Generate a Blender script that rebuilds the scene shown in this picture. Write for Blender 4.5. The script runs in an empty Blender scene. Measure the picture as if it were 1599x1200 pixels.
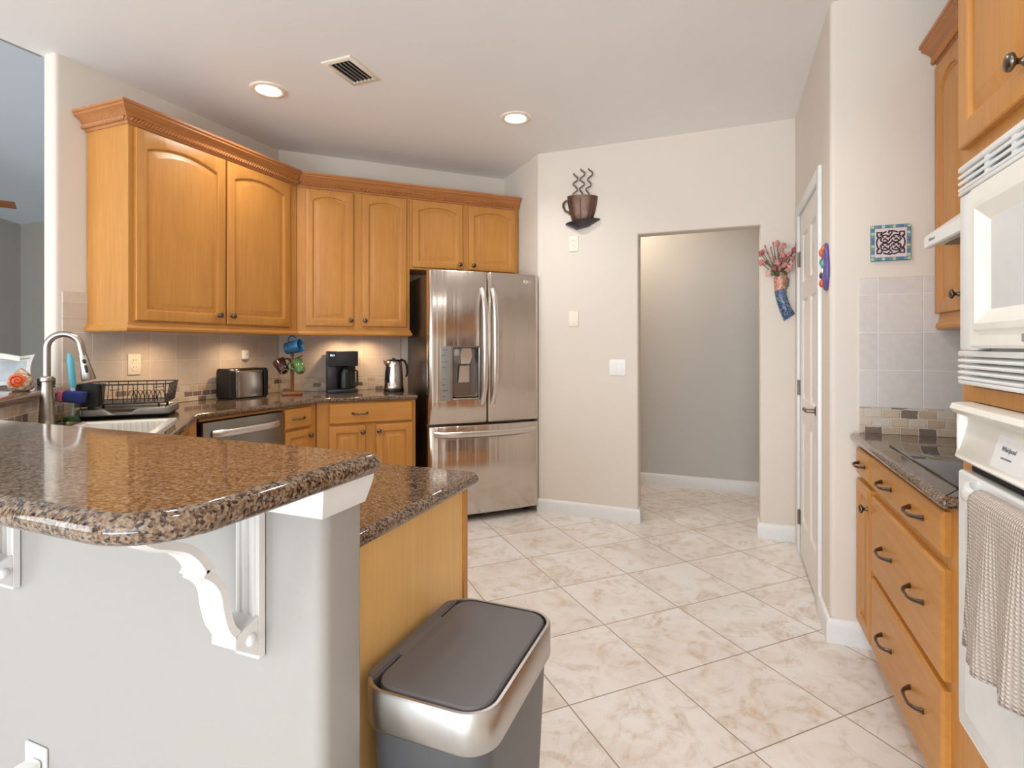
import bpy, bmesh, math, random
from mathutils import Vector, Matrix
PI = math.pi
R2 = math.sqrt(.5)
rnd = random.Random(7)
SC = bpy.context.scene
COL = SC.collection

# ------------------------------------------------------------------ camera, world, light, exposure
CAM_H = 1.26
TH = math.radians(21.7)
cam = bpy.data.objects.new('camera', bpy.data.cameras.new('camera'))
COL.objects.link(cam)
cam.location = (0, 0, CAM_H)
cam.rotation_euler = (PI / 2, 0, TH)
cam.data.sensor_fit = 'HORIZONTAL'
cam.data.sensor_width = 36
cam.data.lens = 36 * 843 / 1599
cam.data.shift_y = -59 / 1599
cam.data.clip_start = .05
SC.camera = cam

SC.view_settings.view_transform = 'Standard'
SC.view_settings.look = 'None'
SC.view_settings.gamma = 1
SC.view_settings.use_curve_mapping = False
SC.view_settings.exposure = 0.14

w = bpy.data.worlds.new('world'); SC.world = w
w.use_nodes = True
bgn = w.node_tree.nodes['Background']
bgn.inputs[0].default_value = (.80, .90, 1.0, 1)
bgn.inputs[1].default_value = .9

def lamp(name, kind, loc, energy, color=(1, 1, 1), rot=(0, 0, 0), size=.1, size_y=None, spot=None, blend=.5):
    l = bpy.data.lights.new(name, kind)
    l.energy = energy; l.color = color
    if kind == 'AREA':
        l.size = size
        if size_y: l.shape = 'RECTANGLE'; l.size_y = size_y
    else:
        l.shadow_soft_size = size
    if kind == 'SPOT': l.spot_size = spot; l.spot_blend = blend
    o = bpy.data.objects.new(name, l); COL.objects.link(o)
    o.location = loc; o.rotation_euler = rot
    return o
DAY = (.89, .95, 1.0)
WARM = (1.0, .965, .92)
# daylight through the glass doors behind the camera and through the living room's windows, plus an added ceiling fill
lamp('daylight_back', 'AREA', (-.6, -3.6, 1.45), 95, DAY, (PI / 2, 0, 0), 3.2, 2.3)
lamp('ceiling_fill', 'AREA', (-.6, -3.5, .5), 90, (.76, .88, 1.0), (math.radians(140), 0, 0), 3.0, .8)  # unseen area light added to cool and brighten the ceilings
lamp('daylight_living', 'AREA', (-5.4, -3.4, 1.7), 150, DAY, (PI / 2, 0, 0), 3.6, 2.6)
# ------------------------------------------------------------------ helpers
def srgb(r, g, b):
    def f(c):
        c /= 255
        return c / 12.92 if c <= .04045 else ((c + .055) / 1.055) ** 2.4
    return (f(r), f(g), f(b), 1)

class NT:
    def __init__(s, name):
        s.m = bpy.data.materials.new(name); s.m.use_nodes = True
        s.t = s.m.node_tree; s.n = s.t.nodes; s.l = s.t.links
        s.b = s.n['Principled BSDF']
    def node(s, ty, **kw):
        n = s.n.new(ty)
        for k, v in kw.items(): setattr(n, k, v)
        return n
    def link(s, a, b): s.l.new(a, b)
    def set(s, **kw):
        for k, v in kw.items():
            s.b.inputs[k.replace('_', ' ')].default_value = v
    def coords(s, scale=(1, 1, 1), rot=(0, 0, 0), loc=(0, 0, 0), geo=False):
        tc = s.node('ShaderNodeNewGeometry') if geo else s.node('ShaderNodeTexCoord')
        mp = s.node('ShaderNodeMapping')
        mp.inputs['Scale'].default_value = scale; mp.inputs['Rotation'].default_value = rot; mp.inputs['Location'].default_value = loc
        s.link(tc.outputs['Position' if geo else 'Object'], mp.inputs['Vector'])
        return mp.outputs['Vector']
    def noise(s, vec, scale=5, detail=4, rough=.55, dist=0):
        n = s.node('ShaderNodeTexNoise')
        n.inputs['Scale'].default_value = scale; n.inputs['Detail'].default_value = detail
        n.inputs['Roughness'].default_value = rough; n.inputs['Distortion'].default_value = dist
        s.link(vec, n.inputs['Vector'])
        return n.outputs['Fac']
    def ramp(s, fac, stops, interp='LINEAR'):
        r = s.node('ShaderNodeValToRGB'); r.color_ramp.interpolation = interp
        e = r.color_ramp.elements
        while len(e) < len(stops): e.new(.5)
        for el, (p, c) in zip(e, stops): el.position = p; el.color = c
        s.link(fac, r.inputs['Fac'])
        return r.outputs['Color']
    def mix(s, fac, a, b, mode='MIX'):
        n = s.node('ShaderNodeMix', data_type='RGBA', blend_type=mode)
        for v, k in ((fac, 0), (a, 6), (b, 7)):
            if hasattr(v, 'links'): s.link(v, n.inputs[k])
            else: n.inputs[k].default_value = v
        return n.outputs[2]
    def bump(s, h, strength=.1, dist=.01):
        n = s.node('ShaderNodeBump')
        n.inputs['Strength'].default_value = strength; n.inputs['Distance'].default_value = dist
        s.link(h, n.inputs['Height']); s.link(n.outputs['Normal'], s.b.inputs['Normal'])

def plain(name, col, rough=.5, metal=0, noise=.0, nscale=30, bump=0, coat=0, spec=None):
    m = NT(name)
    m.set(Roughness=rough, Metallic=metal)
    if coat: m.set(Coat_Weight=coat, Coat_Roughness=.05)
    if spec is not None: m.b.inputs['Specular IOR Level'].default_value = spec
    v = m.coords()
    f = m.noise(v, nscale)
    k = noise or .02
    a = tuple(c * (1 - k) for c in col[:3]) + (1,); b = tuple(min(1, c * (1 + k)) for c in col[:3]) + (1,)
    m.link(m.ramp(f, [(.3, a), (.7, b)]), m.b.inputs['Base Color'])
    if bump: m.bump(f, bump, .004)
    return m.m

def wood(name, dark, light, axis='z', rough=.40):
    m = NT(name)
    sc = {'z': (1, 1, .07), 'x': (.07, 1, 1), 'y': (1, .07, 1)}[axis]
    v = m.coords(sc)
    grain = m.noise(v, 55, 5, .6, .6)
    v2 = m.coords({'z': (1, 1, .35), 'x': (.35, 1, 1), 'y': (1, .35, 1)}[axis])
    blot = m.noise(v2, 5, 3, .5, .4)
    c1 = m.ramp(grain, [(.25, dark), (.75, light)])
    c2 = m.ramp(blot, [(.3, (.84, .80, .75, 1)), (.7, (1.0, 1.0, 1.0, 1))])
    m.link(m.mix(.75, c1, c2, 'MULTIPLY'), m.b.inputs['Base Color'])
    m.set(Roughness=rough, Coat_Weight=.08, Coat_Roughness=.4)
    m.bump(grain, .04, .002)
    return m.m

def wall_paint(name, col):
    m = NT(name)
    v = m.coords(geo=True)
    f = m.noise(v, 90, 3)
    g = m.noise(v, 1.2, 2)
    a = tuple(c * .97 for c in col[:3]) + (1,)
    m.link(m.ramp(g, [(.3, a), (.7, col)]), m.b.inputs['Base Color'])
    m.set(Roughness=.62)
    m.bump(f, .12, .003)
    return m.m

def granite(name):
    m = NT(name)
    v = m.coords(geo=True)
    vo = m.node('ShaderNodeTexVoronoi'); vo.inputs['Scale'].default_value = 250
    m.link(v, vo.inputs['Vector'])
    sep = m.node('ShaderNodeSeparateColor'); m.link(vo.outputs['Color'], sep.inputs[0])
    n = m.noise(v, 210, 5, .65, .3)
    add = m.node('ShaderNodeMath', operation='MULTIPLY_ADD')
    m.link(n, add.inputs[0]); add.inputs[1].default_value = 1.0
    sc = m.node('ShaderNodeMath', operation='MULTIPLY'); m.link(sep.outputs[0], sc.inputs[0]); sc.inputs[1].default_value = .42
    m.link(sc.outputs[0], add.inputs[2])
    col = m.ramp(add.outputs[0], [(.46, srgb(18, 16, 16)), (.57, srgb(66, 50, 40)), (.68, srgb(108, 82, 60)),
                                  (.80, srgb(128, 102, 78)), (.93, srgb(136, 124, 112))])
    m.link(col, m.b.inputs['Base Color'])
    m.set(Roughness=.08, Coat_Weight=.15, Coat_Roughness=.03)
    m.b.inputs['Specular IOR Level'].default_value = .5
    return m.m

def floor_tile(name):
    m = NT(name)
    T = .4175
    tc = m.node('ShaderNodeNewGeometry')
    mp = m.node('ShaderNodeMapping', vector_type='POINT')
    # tile corner at (-.2935, 2.013 .. ) rotated 45 degrees
    ox, oy = -.2190, 2.1274
    a = -PI / 4
    mp.inputs['Rotation'].default_value = (0, 0, a)
    mp.inputs['Location'].default_value = (-(ox * math.cos(a) - oy * math.sin(a)) + 40 * T, -(ox * math.sin(a) + oy * math.cos(a)) + 40 * T, 0)
    m.link(tc.outputs['Position'], mp.inputs['Vector'])
    v = mp.outputs['Vector']
    br = m.node('ShaderNodeTexBrick'); br.offset = 0; br.squash = 1
    br.inputs['Scale'].default_value = 1
    br.inputs['Brick Width'].default_value = T; br.inputs['Row Height'].default_value = T
    br.inputs['Mortar Size'].default_value = .0026; br.inputs['Mortar Smooth'].default_value = .2
    br.inputs['Color1'].default_value = (0, 0, 0, 1); br.inputs['Color2'].default_value = (1, 1, 1, 1); br.inputs['Mortar'].default_value = (0, 0, 0, 1)
    m.link(v, br.inputs['Vector'])
    # every tile has its own stretch of veining
    add = m.node('ShaderNodeVectorMath', operation='MULTIPLY_ADD')
    m.link(br.outputs['Color'], add.inputs[0]); add.inputs[1].default_value = (31, 17, 9); m.link(v, add.inputs[2])
    vv = add.outputs[0]
    n1 = m.noise(vv, 2.6, 5, .6, .7)
    n2 = m.noise(vv, 6.5, 6, .62, 1.6)
    n3 = m.noise(vv, 4.2, 5, .6, 1.2)
    base = m.ramp(n1, [(.33, srgb(226, 218, 209)), (.5, srgb(234, 229, 222)), (.68, srgb(237, 236, 235))])
    ab = m.node('ShaderNodeMath', operation='SUBTRACT'); m.link(n3, ab.inputs[0]); ab.inputs[1].default_value = .5
    ab2 = m.node('ShaderNodeMath', operation='ABSOLUTE'); m.link(ab.outputs[0], ab2.inputs[0])
    vein = m.ramp(ab2.outputs[0], [(.0, (.55, .55, .55, 1)), (.022, (.26, .26, .26, 1)), (.075, (0, 0, 0, 1))])
    patch = m.ramp(n2, [(.42, (0, 0, 0, 1)), (.72, (1, 1, 1, 1))])
    vm = m.node('ShaderNodeMath', operation='MULTIPLY'); m.link(vein, vm.inputs[0]); m.link(patch, vm.inputs[1])
    c = m.mix(vm.outputs[0], base, srgb(164, 128, 94))
    sp = m.ramp(n2, [(.50, (0, 0, 0, 1)), (.80, (.6, .6, .6, 1))])
    c = m.mix(sp, c, srgb(206, 174, 136))
    c = m.mix(br.outputs['Fac'], c, srgb(156, 136, 118))
    m.link(c, m.b.inputs['Base Color'])
    m.set(Roughness=.3)
    inv = m.node('ShaderNodeMath', operation='SUBTRACT'); inv.inputs[0].default_value = 1; m.link(br.outputs['Fac'], inv.inputs[1])
    m.bump(inv.outputs[0], .4, .002)
    return m.m

def wall_tile(name, size, off, c1, c2, grout):
    """square stone tiles in the object's local x / z plane"""
    m = NT(name)
    v = m.coords(rot=(-PI / 2, 0, 0), loc=(off[0] + 10 * size, off[1] + 10 * size, 0))
    # rotate so local z becomes texture y
    br = m.node('ShaderNodeTexBrick'); br.offset = 0
    br.inputs['Scale'].default_value = 1
    br.inputs['Brick Width'].default_value = size; br.inputs['Row Height'].default_value = size
    br.inputs['Mortar Size'].default_value = .003; br.inputs['Mortar Smooth'].default_value = .3
    br.inputs['Color1'].default_value = c1; br.inputs['Color2'].default_value = c2; br.inputs['Mortar'].default_value = grout
    m.link(v, br.inputs['Vector'])
    n = m.noise(m.coords(), 38, 4, .6)
    sh = m.ramp(n, [(.3, (.93, .92, .91, 1)), (.7, (1, 1, 1, 1))])
    m.link(m.mix(1.0, br.outputs['Color'], sh, 'MULTIPLY'), m.b.inputs['Base Color'])
    m.set(Roughness=.5)
    inv = m.node('ShaderNodeMath', operation='SUBTRACT'); inv.inputs[0].default_value = 1; m.link(br.outputs['Fac'], inv.inputs[1])
    m.bump(inv.outputs[0], .5, .003)
    return m.m

def mosaic(name, row, off, light=1.0):
    m = NT(name)
    v0 = m.coords(rot=(-PI / 2, 0, 0), loc=(off[0] + 3, off[1] + 10 * row, 0))
    nz = m.node('ShaderNodeTexNoise'); nz.inputs['Scale'].default_value = 45; nz.inputs['Detail'].default_value = 2
    m.link(m.coords(), nz.inputs['Vector'])
    vm = m.node('ShaderNodeVectorMath', operation='MULTIPLY_ADD')
    m.link(nz.outputs['Color'], vm.inputs[0]); vm.inputs[1].default_value = (.010, .010, 0); m.link(v0, vm.inputs[2])
    br = m.node('ShaderNodeTexBrick'); br.offset = .47; br.offset_frequency = 2
    br.inputs['Scale'].default_value = 1
    br.inputs['Brick Width'].default_value = .062; br.inputs['Row Height'].default_value = row
    br.inputs['Mortar Size'].default_value = .0028; br.inputs['Mortar Smooth'].default_value = .5
    br.inputs['Color1'].default_value = (0, 0, 0, 1); br.inputs['Color2'].default_value = (1, 1, 1, 1); br.inputs['Mortar'].default_value = (0, 0, 0, 1)
    m.link(vm.outputs[0], br.inputs['Vector'])
    k = light
    col = m.ramp(br.outputs['Color'], [(0, srgb(206 * k, 186 * k, 160 * k)), (.3, srgb(214 * k, 198 * k, 178 * k)), (.52, srgb(196 * k, 172 * k, 146 * k)),
                                       (.7, srgb(216 * k, 203 * k, 186 * k)), (.80, srgb(134, 116, 102)), (.93, srgb(112, 96, 86))], 'CONSTANT')
    n = m.noise(m.coords(), 60, 4, .6)
    sh = m.ramp(n, [(.3, (.86, .85, .83, 1)), (.7, (1, 1, 1, 1))])
    c = m.mix(1.0, col, sh, 'MULTIPLY')
    c = m.mix(br.outputs['Fac'], c, srgb(214, 203, 190))
    m.link(c, m.b.inputs['Base Color'])
    m.set(Roughness=.6)
    inv = m.node('ShaderNodeMath', operation='SUBTRACT'); inv.inputs[0].default_value = 1; m.link(br.outputs['Fac'], inv.inputs[1])
    m.bump(inv.outputs[0], .7, .004)
    return m.m

def steel(name, col, rough=.22, streak='z', strength=.05, scale=16):
    m = NT(name)
    sc = {'z': (1, 1, .015), 'x': (.015, 1, 1), 'n': (1, 1, 1)}[streak]
    v = m.coords(sc)
    f = m.noise(v, scale, 3, .5)
    fine = m.noise(m.coords((.02, 1, 1) if streak == 'z' else (1, 1, .02)), 260, 2, .5)
    r = m.node('ShaderNodeMapRange'); m.link(fine, r.inputs[0]); r.inputs[3].default_value = rough - .05; r.inputs[4].default_value = rough + .06
    m.link(r.outputs[0], m.b.inputs['Roughness'])
    a = tuple(c * .96 for c in col[:3]) + (1,)
    m.link(m.ramp(f, [(.3, a), (.7, col)]), m.b.inputs['Base Color'])
    m.set(Metallic=1.0)
    m.bump(f, strength, .02)
    return m.m

def glass(name, col=(1, 1, 1, 1), rough=.02):
    m = NT(name)
    m.set(Roughness=rough, Transmission_Weight=1.0, IOR=1.45)
    m.link(m.ramp(m.noise(m.coords(), 8), [(.3, tuple(c * .97 for c in col[:3]) + (1,)), (.7, col)]), m.b.inputs['Base Color'])
    return m.m

def glow(name, col, strength):
    m = NT(name)
    m.set(Base_Color=(.9, .9, .9, 1), Emission_Color=col, Emission_Strength=strength)
    return m.m

M = {}
M['wall'] = wall_paint('beige_wall_paint', srgb(222, 211, 198))
M['wall_grey'] = wall_paint('grey_wall_paint', srgb(196, 193, 188))
M['wall_half'] = wall_paint('half_wall_paint', srgb(160, 155, 149))
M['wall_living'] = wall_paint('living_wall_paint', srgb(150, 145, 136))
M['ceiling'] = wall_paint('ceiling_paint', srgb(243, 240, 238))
M['ceiling_living'] = wall_paint('living_ceiling_daylight_tint', srgb(200, 206, 213))  # blue-grey tint of the daylight is put into this ceiling colour
M['white'] = plain('white_trim_paint', srgb(228, 227, 225), .35)
M['door_white'] = plain('door_paint', srgb(232, 226, 219), .4)
M['floor'] = floor_tile('marbled_floor_tile')
M['granite'] = granite('brown_granite')
M['woodz'] = wood('honey_maple_upright', srgb(190, 126, 56), srgb(205, 146, 70))
M['woodx'] = wood('honey_maple_level', srgb(190, 126, 56), srgb(205, 146, 70), 'x')
M['woody'] = wood('honey_maple_crosswise', srgb(190, 126, 56), srgb(205, 146, 70), 'y')
M['woodlight'] = wood('pale_maple_panel', srgb(234, 184, 110), srgb(242, 198, 128))
M['woodrail'] = wood('moulding_maple', srgb(170, 108, 58), srgb(192, 130, 76), 'x')
M['toe'] = plain('toe_kick', srgb(70, 48, 30), .6)
M['void'] = plain('dark_gap', srgb(18, 17, 16), .7)
M['bronze'] = plain('dark_nickel', srgb(112, 102, 94), .25, 1.0)
M['nickel'] = plain('satin_nickel', srgb(172, 166, 158), .3, 1.0)
M['steel'] = steel('brushed_steel_door', srgb(208, 198, 188), .2, 'z', .30, 13)
M['steel_side'] = steel('dark_steel_side', srgb(112, 104, 98), .35, 'z', .02)
M['steel_plain'] = steel('polished_steel', srgb(212, 206, 200), .18, 'n', .0)
M['steel_trash'] = plain('brushed_steel_band', srgb(186, 183, 180), .3, 1.0)
M['chrome'] = plain('handle_steel', srgb(214, 209, 203), .34, 1.0)
M['black'] = plain('black_plastic', srgb(22, 22, 24), .35)
M['blackmatt'] = plain('black_wire_coat', srgb(16, 16, 16), .5)
M['charcoal'] = plain('charcoal_plastic', srgb(38, 39, 44), .4)
M['grey_lid'] = plain('grey_lid_plastic', srgb(94, 90, 90), .42, noise=.03, bump=.03, nscale=200)
M['grey_body'] = plain('grey_can_body', srgb(84, 84, 86), .38, .3)
M['grey_panel'] = plain('grey_panel_plastic', srgb(150, 146, 140), .4, .3)
M['appliance'] = plain('cream_appliance_enamel', srgb(240, 236, 226), .28)
M['app_white'] = plain('white_appliance_enamel', srgb(238, 238, 236), .28)
M['switch'] = plain('switch_plastic', srgb(240, 238, 234), .35)
M['ivory'] = plain('ivory_plastic', srgb(236, 224, 205), .4)
M['knob_iron'] = plain('hinge_steel', srgb(140, 132, 122), .35, 1.0)
# ------------------------------------------------------------------ mesh helpers
class B:
    """collects geometry for ONE mesh object"""
    def __init__(s): s.bm = bmesh.new()
    def box(s, x0, x1, y0, y1, z0, z1, bev=0, seg=2, mat=None):
        r = bmesh.ops.create_cube(s.bm, size=1)
        vs = r['verts']
        for v in vs:
            v.co = Vector(((x0 + x1) / 2 + v.co.x * (x1 - x0), (y0 + y1) / 2 + v.co.y * (y1 - y0), (z0 + z1) / 2 + v.co.z * (z1 - z0)))
        if bev:
            es = list({e for v in vs for e in v.link_edges})
            rr = bmesh.ops.bevel(s.bm, geom=es, offset=bev, segments=seg, affect='EDGES', profile=.5)
            vs = list({v for f in rr['faces'] for v in f.verts} | {v for v in vs if v.is_valid})
        if mat is not None:
            allv = set()
            todo = list(vs)
            while todo:
                v = todo.pop()
                if v in allv or not v.is_valid: continue
                allv.add(v)
                todo += [e.other_vert(v) for e in v.link_edges]
            bmesh.ops.transform(s.bm, matrix=mat, verts=list(allv))
        return s
    def loops(s, loops, cap0=True, cap1=True, close=True):
        """skin a list of equal-length point loops"""
        vl = [[s.bm.verts.new(p) for p in lp] for lp in loops]
        n = len(vl[0])
        rng = range(n) if close else range(n - 1)
        for a, b in zip(vl, vl[1:]):
            for i in rng:
                j = (i + 1) % n
                try: s.bm.faces.new((a[i], a[j], b[j], b[i]))
                except ValueError: pass
        def cap(l, flip):
            try:
                f = s.bm.faces.new(l[::-1] if flip else l)
                f.normal_update()
                if len(l) > 4: bmesh.ops.triangulate(s.bm, faces=[f], ngon_method='EAR_CLIP')
            except ValueError: pass
        if cap0: cap(vl[0], True)
        if cap1: cap(vl[-1], False)
        return s
    def prism(s, poly, z0, z1):
        return s.loops([[(x, y, z0) for x, y in poly], [(x, y, z1) for x, y in poly]])
    def lathe(s, prof, seg=24, mat=None, cap0=True, cap1=True):
        lps = [[Vector((r * math.cos(2 * PI * i / seg), r * math.sin(2 * PI * i / seg), z)) for i in range(seg)] for r, z in prof]
        if mat is not None: lps = [[mat @ p for p in lp] for lp in lps]
        return s.loops(lps, cap0, cap1)
    def tube(s, path, r, seg=8, cap=True, flat=None):
        path = [Vector(p) for p in path]
        rs = r if isinstance(r, (list, tuple)) else [r] * len(path)
        lps = []
        up = None
        for i, p in enumerate(path):
            t = (path[min(i + 1, len(path) - 1)] - path[max(i - 1, 0)]).normalized()
            if up is None:
                up = Vector((0, 0, 1)) if abs(t.z) < .9 else Vector((1, 0, 0))
                if flat: up = Vector(flat)
            sd = t.cross(up).normalized(); u2 = sd.cross(t).normalized(); up = u2
            ra, rb = rs[i] if isinstance(rs[i], tuple) else (rs[i], rs[i])
            lps.append([p + sd * ra * math.cos(2 * PI * k / seg) + u2 * rb * math.sin(2 * PI * k / seg) for k in range(seg)])
        return s.loops(lps, cap, cap)
    def ball(s, c, r, sub=2, sc=(1, 1, 1)):
        rr = bmesh.ops.create_icosphere(s.bm, subdivisions=sub, radius=1)
        for v in rr['verts']: v.co = Vector((c[0] + v.co.x * r * sc[0], c[1] + v.co.y * r * sc[1], c[2] + v.co.z * r * sc[2]))
        return s
    def obj(s, name, mat, parent=None, smooth=True, ang=35, loc=None, rot=None, flat_top=False):
        bm = s.bm
        bmesh.ops.remove_doubles(bm, verts=bm.verts, dist=1e-6)
        bmesh.ops.recalc_face_normals(bm, faces=bm.faces)
        me = bpy.data.meshes.new(name); 
        if smooth:
            for f in bm.faces: f.smooth = True
            a = math.radians(ang)
            for e in bm.edges:
                e.smooth = not (len(e.link_faces) == 2 and e.calc_face_angle(0) > a)
                if flat_top and any(abs(f.normal.z) > .9999 for f in e.link_faces) and not all(abs(f.normal.z) > .9999 for f in e.link_faces): e.smooth = False
        bm.to_mesh(me); bm.free()
        o = bpy.data.objects.new(name, me); COL.objects.link(o)
        me.materials.append(M[mat] if isinstance(mat, str) else mat)
        if parent is not None: o.parent = parent
        if loc is not None: o.location = loc
        if rot is not None: o.rotation_euler = rot
        return o

def tag(o, label=None, cat=None, group=None, kind=None):
    if label: o['label'] = label
    if cat: o['category'] = cat
    if group: o['group'] = group
    if kind: o['kind'] = kind
    return o
def thing(name, label, cat, loc=(0, 0, 0), rz=0, group=None, kind=None):
    o = bpy.data.objects.new(name, None); COL.objects.link(o)
    o.empty_display_size = .05
    o.location = loc; o.rotation_euler = (0, 0, rz)
    return tag(o, label, cat, group, kind)
def copy_thing(o, loc, rz=None, label=None, parent=None):
    c = o.copy(); COL.objects.link(c)
    if parent is not None: c.parent = parent
    else:
        c.location = loc
        if rz is not None: c.rotation_euler = (0, 0, rz)
    if label: c['label'] = label
    for ch in o.children: copy_thing(ch, None, parent=c)
    return c
def struct(o): o['kind'] = 'structure'; return o
def ab(a, b): return ((a + b) * R2, (a - b) * R2)       # diagonal frame: a along the angled wall, b out of it

def offset(poly, d):
    """inset a counter-clockwise polygon by d"""
    n = len(poly); out = []
    for i in range(n):
        p0, p, p1 = Vector(poly[i - 1]), Vector(poly[i]), Vector(poly[(i + 1) % n])
        e0 = (p - p0).normalized(); e1 = (p1 - p).normalized()
        n0 = Vector((-e0.y, e0.x)); n1 = Vector((-e1.y, e1.x))
        k = n0 + n1
        k = k / max(k.dot(n0), .25)
        out.append(tuple(p + k * d))
    return out
def fillet(poly, radii, seg=8):
    """round chosen corners; radii = {index: r}"""
    out = []
    n = len(poly)
    for i, p in enumerate(poly):
        if i not in radii: out.append(tuple(p)); continue
        r = radii[i]
        p = Vector(p); a = (Vector(poly[i - 1]) - p).normalized(); b = (Vector(poly[(i + 1) % n]) - p).normalized()
        ang = a.angle(b); t = r / math.tan(ang / 2)
        s0 = p + a * t; s1 = p + b * t
        c = p + (a + b).normalized() * (r / math.sin(ang / 2))
        a0 = math.atan2(s0.y - c.y, s0.x - c.x); a1 = math.atan2(s1.y - c.y, s1.x - c.x)
        da = (a1 - a0 + PI) % (2 * PI) - PI
        out += [(c.x + r * math.cos(a0 + da * k / seg), c.y + r * math.sin(a0 + da * k / seg)) for k in range(seg + 1)]
    return out
def rrect(x0, x1, y0, y1, r, seg=6):
    return fillet([(x0, y0), (x1, y0), (x1, y1), (x0, y1)], {0: r, 1: r, 2: r, 3: r}, seg)
def slab(poly, z0, z1, r=None):
    """worktop with a rounded nose all round (poly counter-clockwise)"""
    h = (z1 - z0) / 2; r = r or h * .85
    b = B(); lps = []
    for k in range(13):
        t = PI * k / 12
        d = r * (1 - math.sin(t)); z = (z0 + z1) / 2 - h * math.cos(t)
        lps.append([(x, y, z) for x, y in offset(poly, d)])
    b.loops(lps)
    return b
def sweep(b, path, prof, out=1, start_dir=None, end_dir=None):
    """sweep a profile [(out, z)] along a 2-D path with mitred corners; out=+1: the left of the path"""
    lps = []; n = len(path)
    for i in range(n):
        p = Vector(path[i])
        e0 = (p - Vector(path[i - 1])).normalized() if i else None
        e1 = (Vector(path[i + 1]) - p).normalized() if i < n - 1 else None
        if i == 0: e0 = Vector(start_dir) if start_dir else e1
        if i == n - 1: e1 = Vector(end_dir) if end_dir else e0
        n0 = Vector((-e0.y, e0.x)); n1 = Vector((-e1.y, e1.x))
        k = n0 + n1; k = k / k.dot(n0)
        lps.append([(p.x + k.x * o * out, p.y + k.y * o * out, z) for o, z in prof])
    b.loops(lps)
    return b

# ------------------------------------------------------------------ joinery builders
def door_mesh(w, h, rise=0, stile=.057, t=.02, rail=None):
    """raised-panel door, front at y=-t, back y=0, local x 0..w, z 0..h"""
    b = B(); K = 14; rail = rail or stile
    def lp(x0, x1, z0, z1, rs, y):
        pts = [(x0, y, z0), (x1, y, z0)]
        for k in range(K + 1):
            f = k / K; x = x1 + (x0 - x1) * f
            pts.append((x, y, z1 - rs + rs * (1 - (2 * f - 1) ** 2)))
        return pts
    o = lambda d, y: lp(d, w - d, d, h - d, 0, y)
    i = lambda d, y: lp(stile + d, w - stile - d, rail + d, h - rail - d, rise * (1 - d * 1.5), y)
    b.loops([o(0, 0), o(0, -t + .005), o(.002, -t + .0015), o(.006, -t), i(-.006, -t), i(-.002, -t + .002), i(0, -t + .010), i(.005, -t + .0125),
             i(.010, -t + .0125), i(.036, -t + .001), i(.040, -t + .0005)], True, True)
    return b
def slab_front(w, h, t=.02):
    b = B()
    lp = lambda d, y: [(d, y, d), (w - d, y, d), (w - d, y, h - d), (d, y, h - d)]
    b.loops([lp(0, 0), lp(0, -t + .007), lp(.003, -t + .003), lp(.008, -t)])
    return b
KNOB = None
def knob(parent, x, z, y=-.02, r=.0168, name='knob'):
    b = B()
    m = Matrix.Translation((x, y, z)) @ Matrix.Rotation(PI / 2, 4, 'X')
    k = r / .0155
    b.lathe([(.009 * k, 0), (.009 * k, .002), (.0055 * k, .005), (.005 * k, .012), (.010 * k, .016), (r, .020), (.0158 * k, .024), (.013 * k, .028), (.006 * k, .0305)], 18, m)
    o = b.obj(name, 'bronze', parent, ang=60); o['label'] = 'dark metal round knob'
    return o
def pull(parent, x, z, y=-.02, w=.10, name='pull_handle'):
    b = B(); pts = []; rs = []
    for k in range(15):
        f = k / 14; u = 2 * f - 1
        pts.append((x + u * w / 2, y - .028 * (1 - u ** 4), z - .004 * (1 - u * u)))
        rs.append(.0062 - .0022 * (1 - abs(u)) + (.002 if k in (0, 14) else 0))
    b.tube(pts, rs, 10)
    o = b.obj(name, 'bronze', parent, ang=60); o['label'] = 'dark metal bow handle'
    return o
def add_door(parent, x, z, w, h, rise=0, kx=None, kz=None, y=0, stile=.057, mat='woodz'):
    d = door_mesh(w, h, rise, stile).obj('door', mat, parent, ang=25, loc=(x, y, z))
    if kx is not None: knob(d, kx - x, kz - z)
    return d
def add_drawer(parent, x, z, w, h, pulls=(), y=0, mat='woodx'):
    d = slab_front(w, h).obj('drawer', mat, parent, ang=25, loc=(x, y, z))
    for px in pulls: pull(d, px - x, h / 2)
    return d
CROWN = [(0, 0), (.006, 0), (.010, .012), (.018, .016), (.018, .032), (.024, .036), (.034, .052), (.052, .064), (.060, .068), (.060, .078), (.068, .082), (.068, .094), (0, .094)]
def crown(parent, path, z, sd=None, ed=None, beads=True):
    b = B(); sweep(b, path, [(o, z + h) for o, h in CROWN], -1, sd, ed)
    c = b.obj('crown_moulding', 'woodrail', parent, ang=30)
    if beads:
        b = B()
        for (p, q) in zip(path, path[1:]):
            p, q = Vector(p), Vector(q); L = (q - p).length; e = (q - p) / L; nrm = Vector((e.y, -e.x))
            n = max(1, int(L / .0175))
            for k in range(n):
                f = (k + .5) / n
                c0 = p + e * (L * f) + nrm * .022
                m = Matrix.Translation((c0.x, c0.y, z + .024)) @ Matrix.Rotation(math.atan2(e.y, e.x), 4, 'Z') @ Matrix.Rotation(.75, 4, 'Y')
                lps = []
                for a, rr in ((-.016, .002), (-.009, .0082), (.009, .0082), (.016, .002)):
                    lps.append([m @ Vector((rr * math.cos(t), rr * math.sin(t), a)) for t in (0, PI / 2, PI, 3 * PI / 2)])
                b.loops(lps)
        r = b.obj('rope_bead', 'woodrail', c, ang=60)
        r['kind'] = 'stuff'
    return c
RAIL = [(0, 0), (.010, 0), (.016, .006), (.018, .016), (.014, .026), (.008, .032), (.008, .045), (0, .045)]

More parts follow.
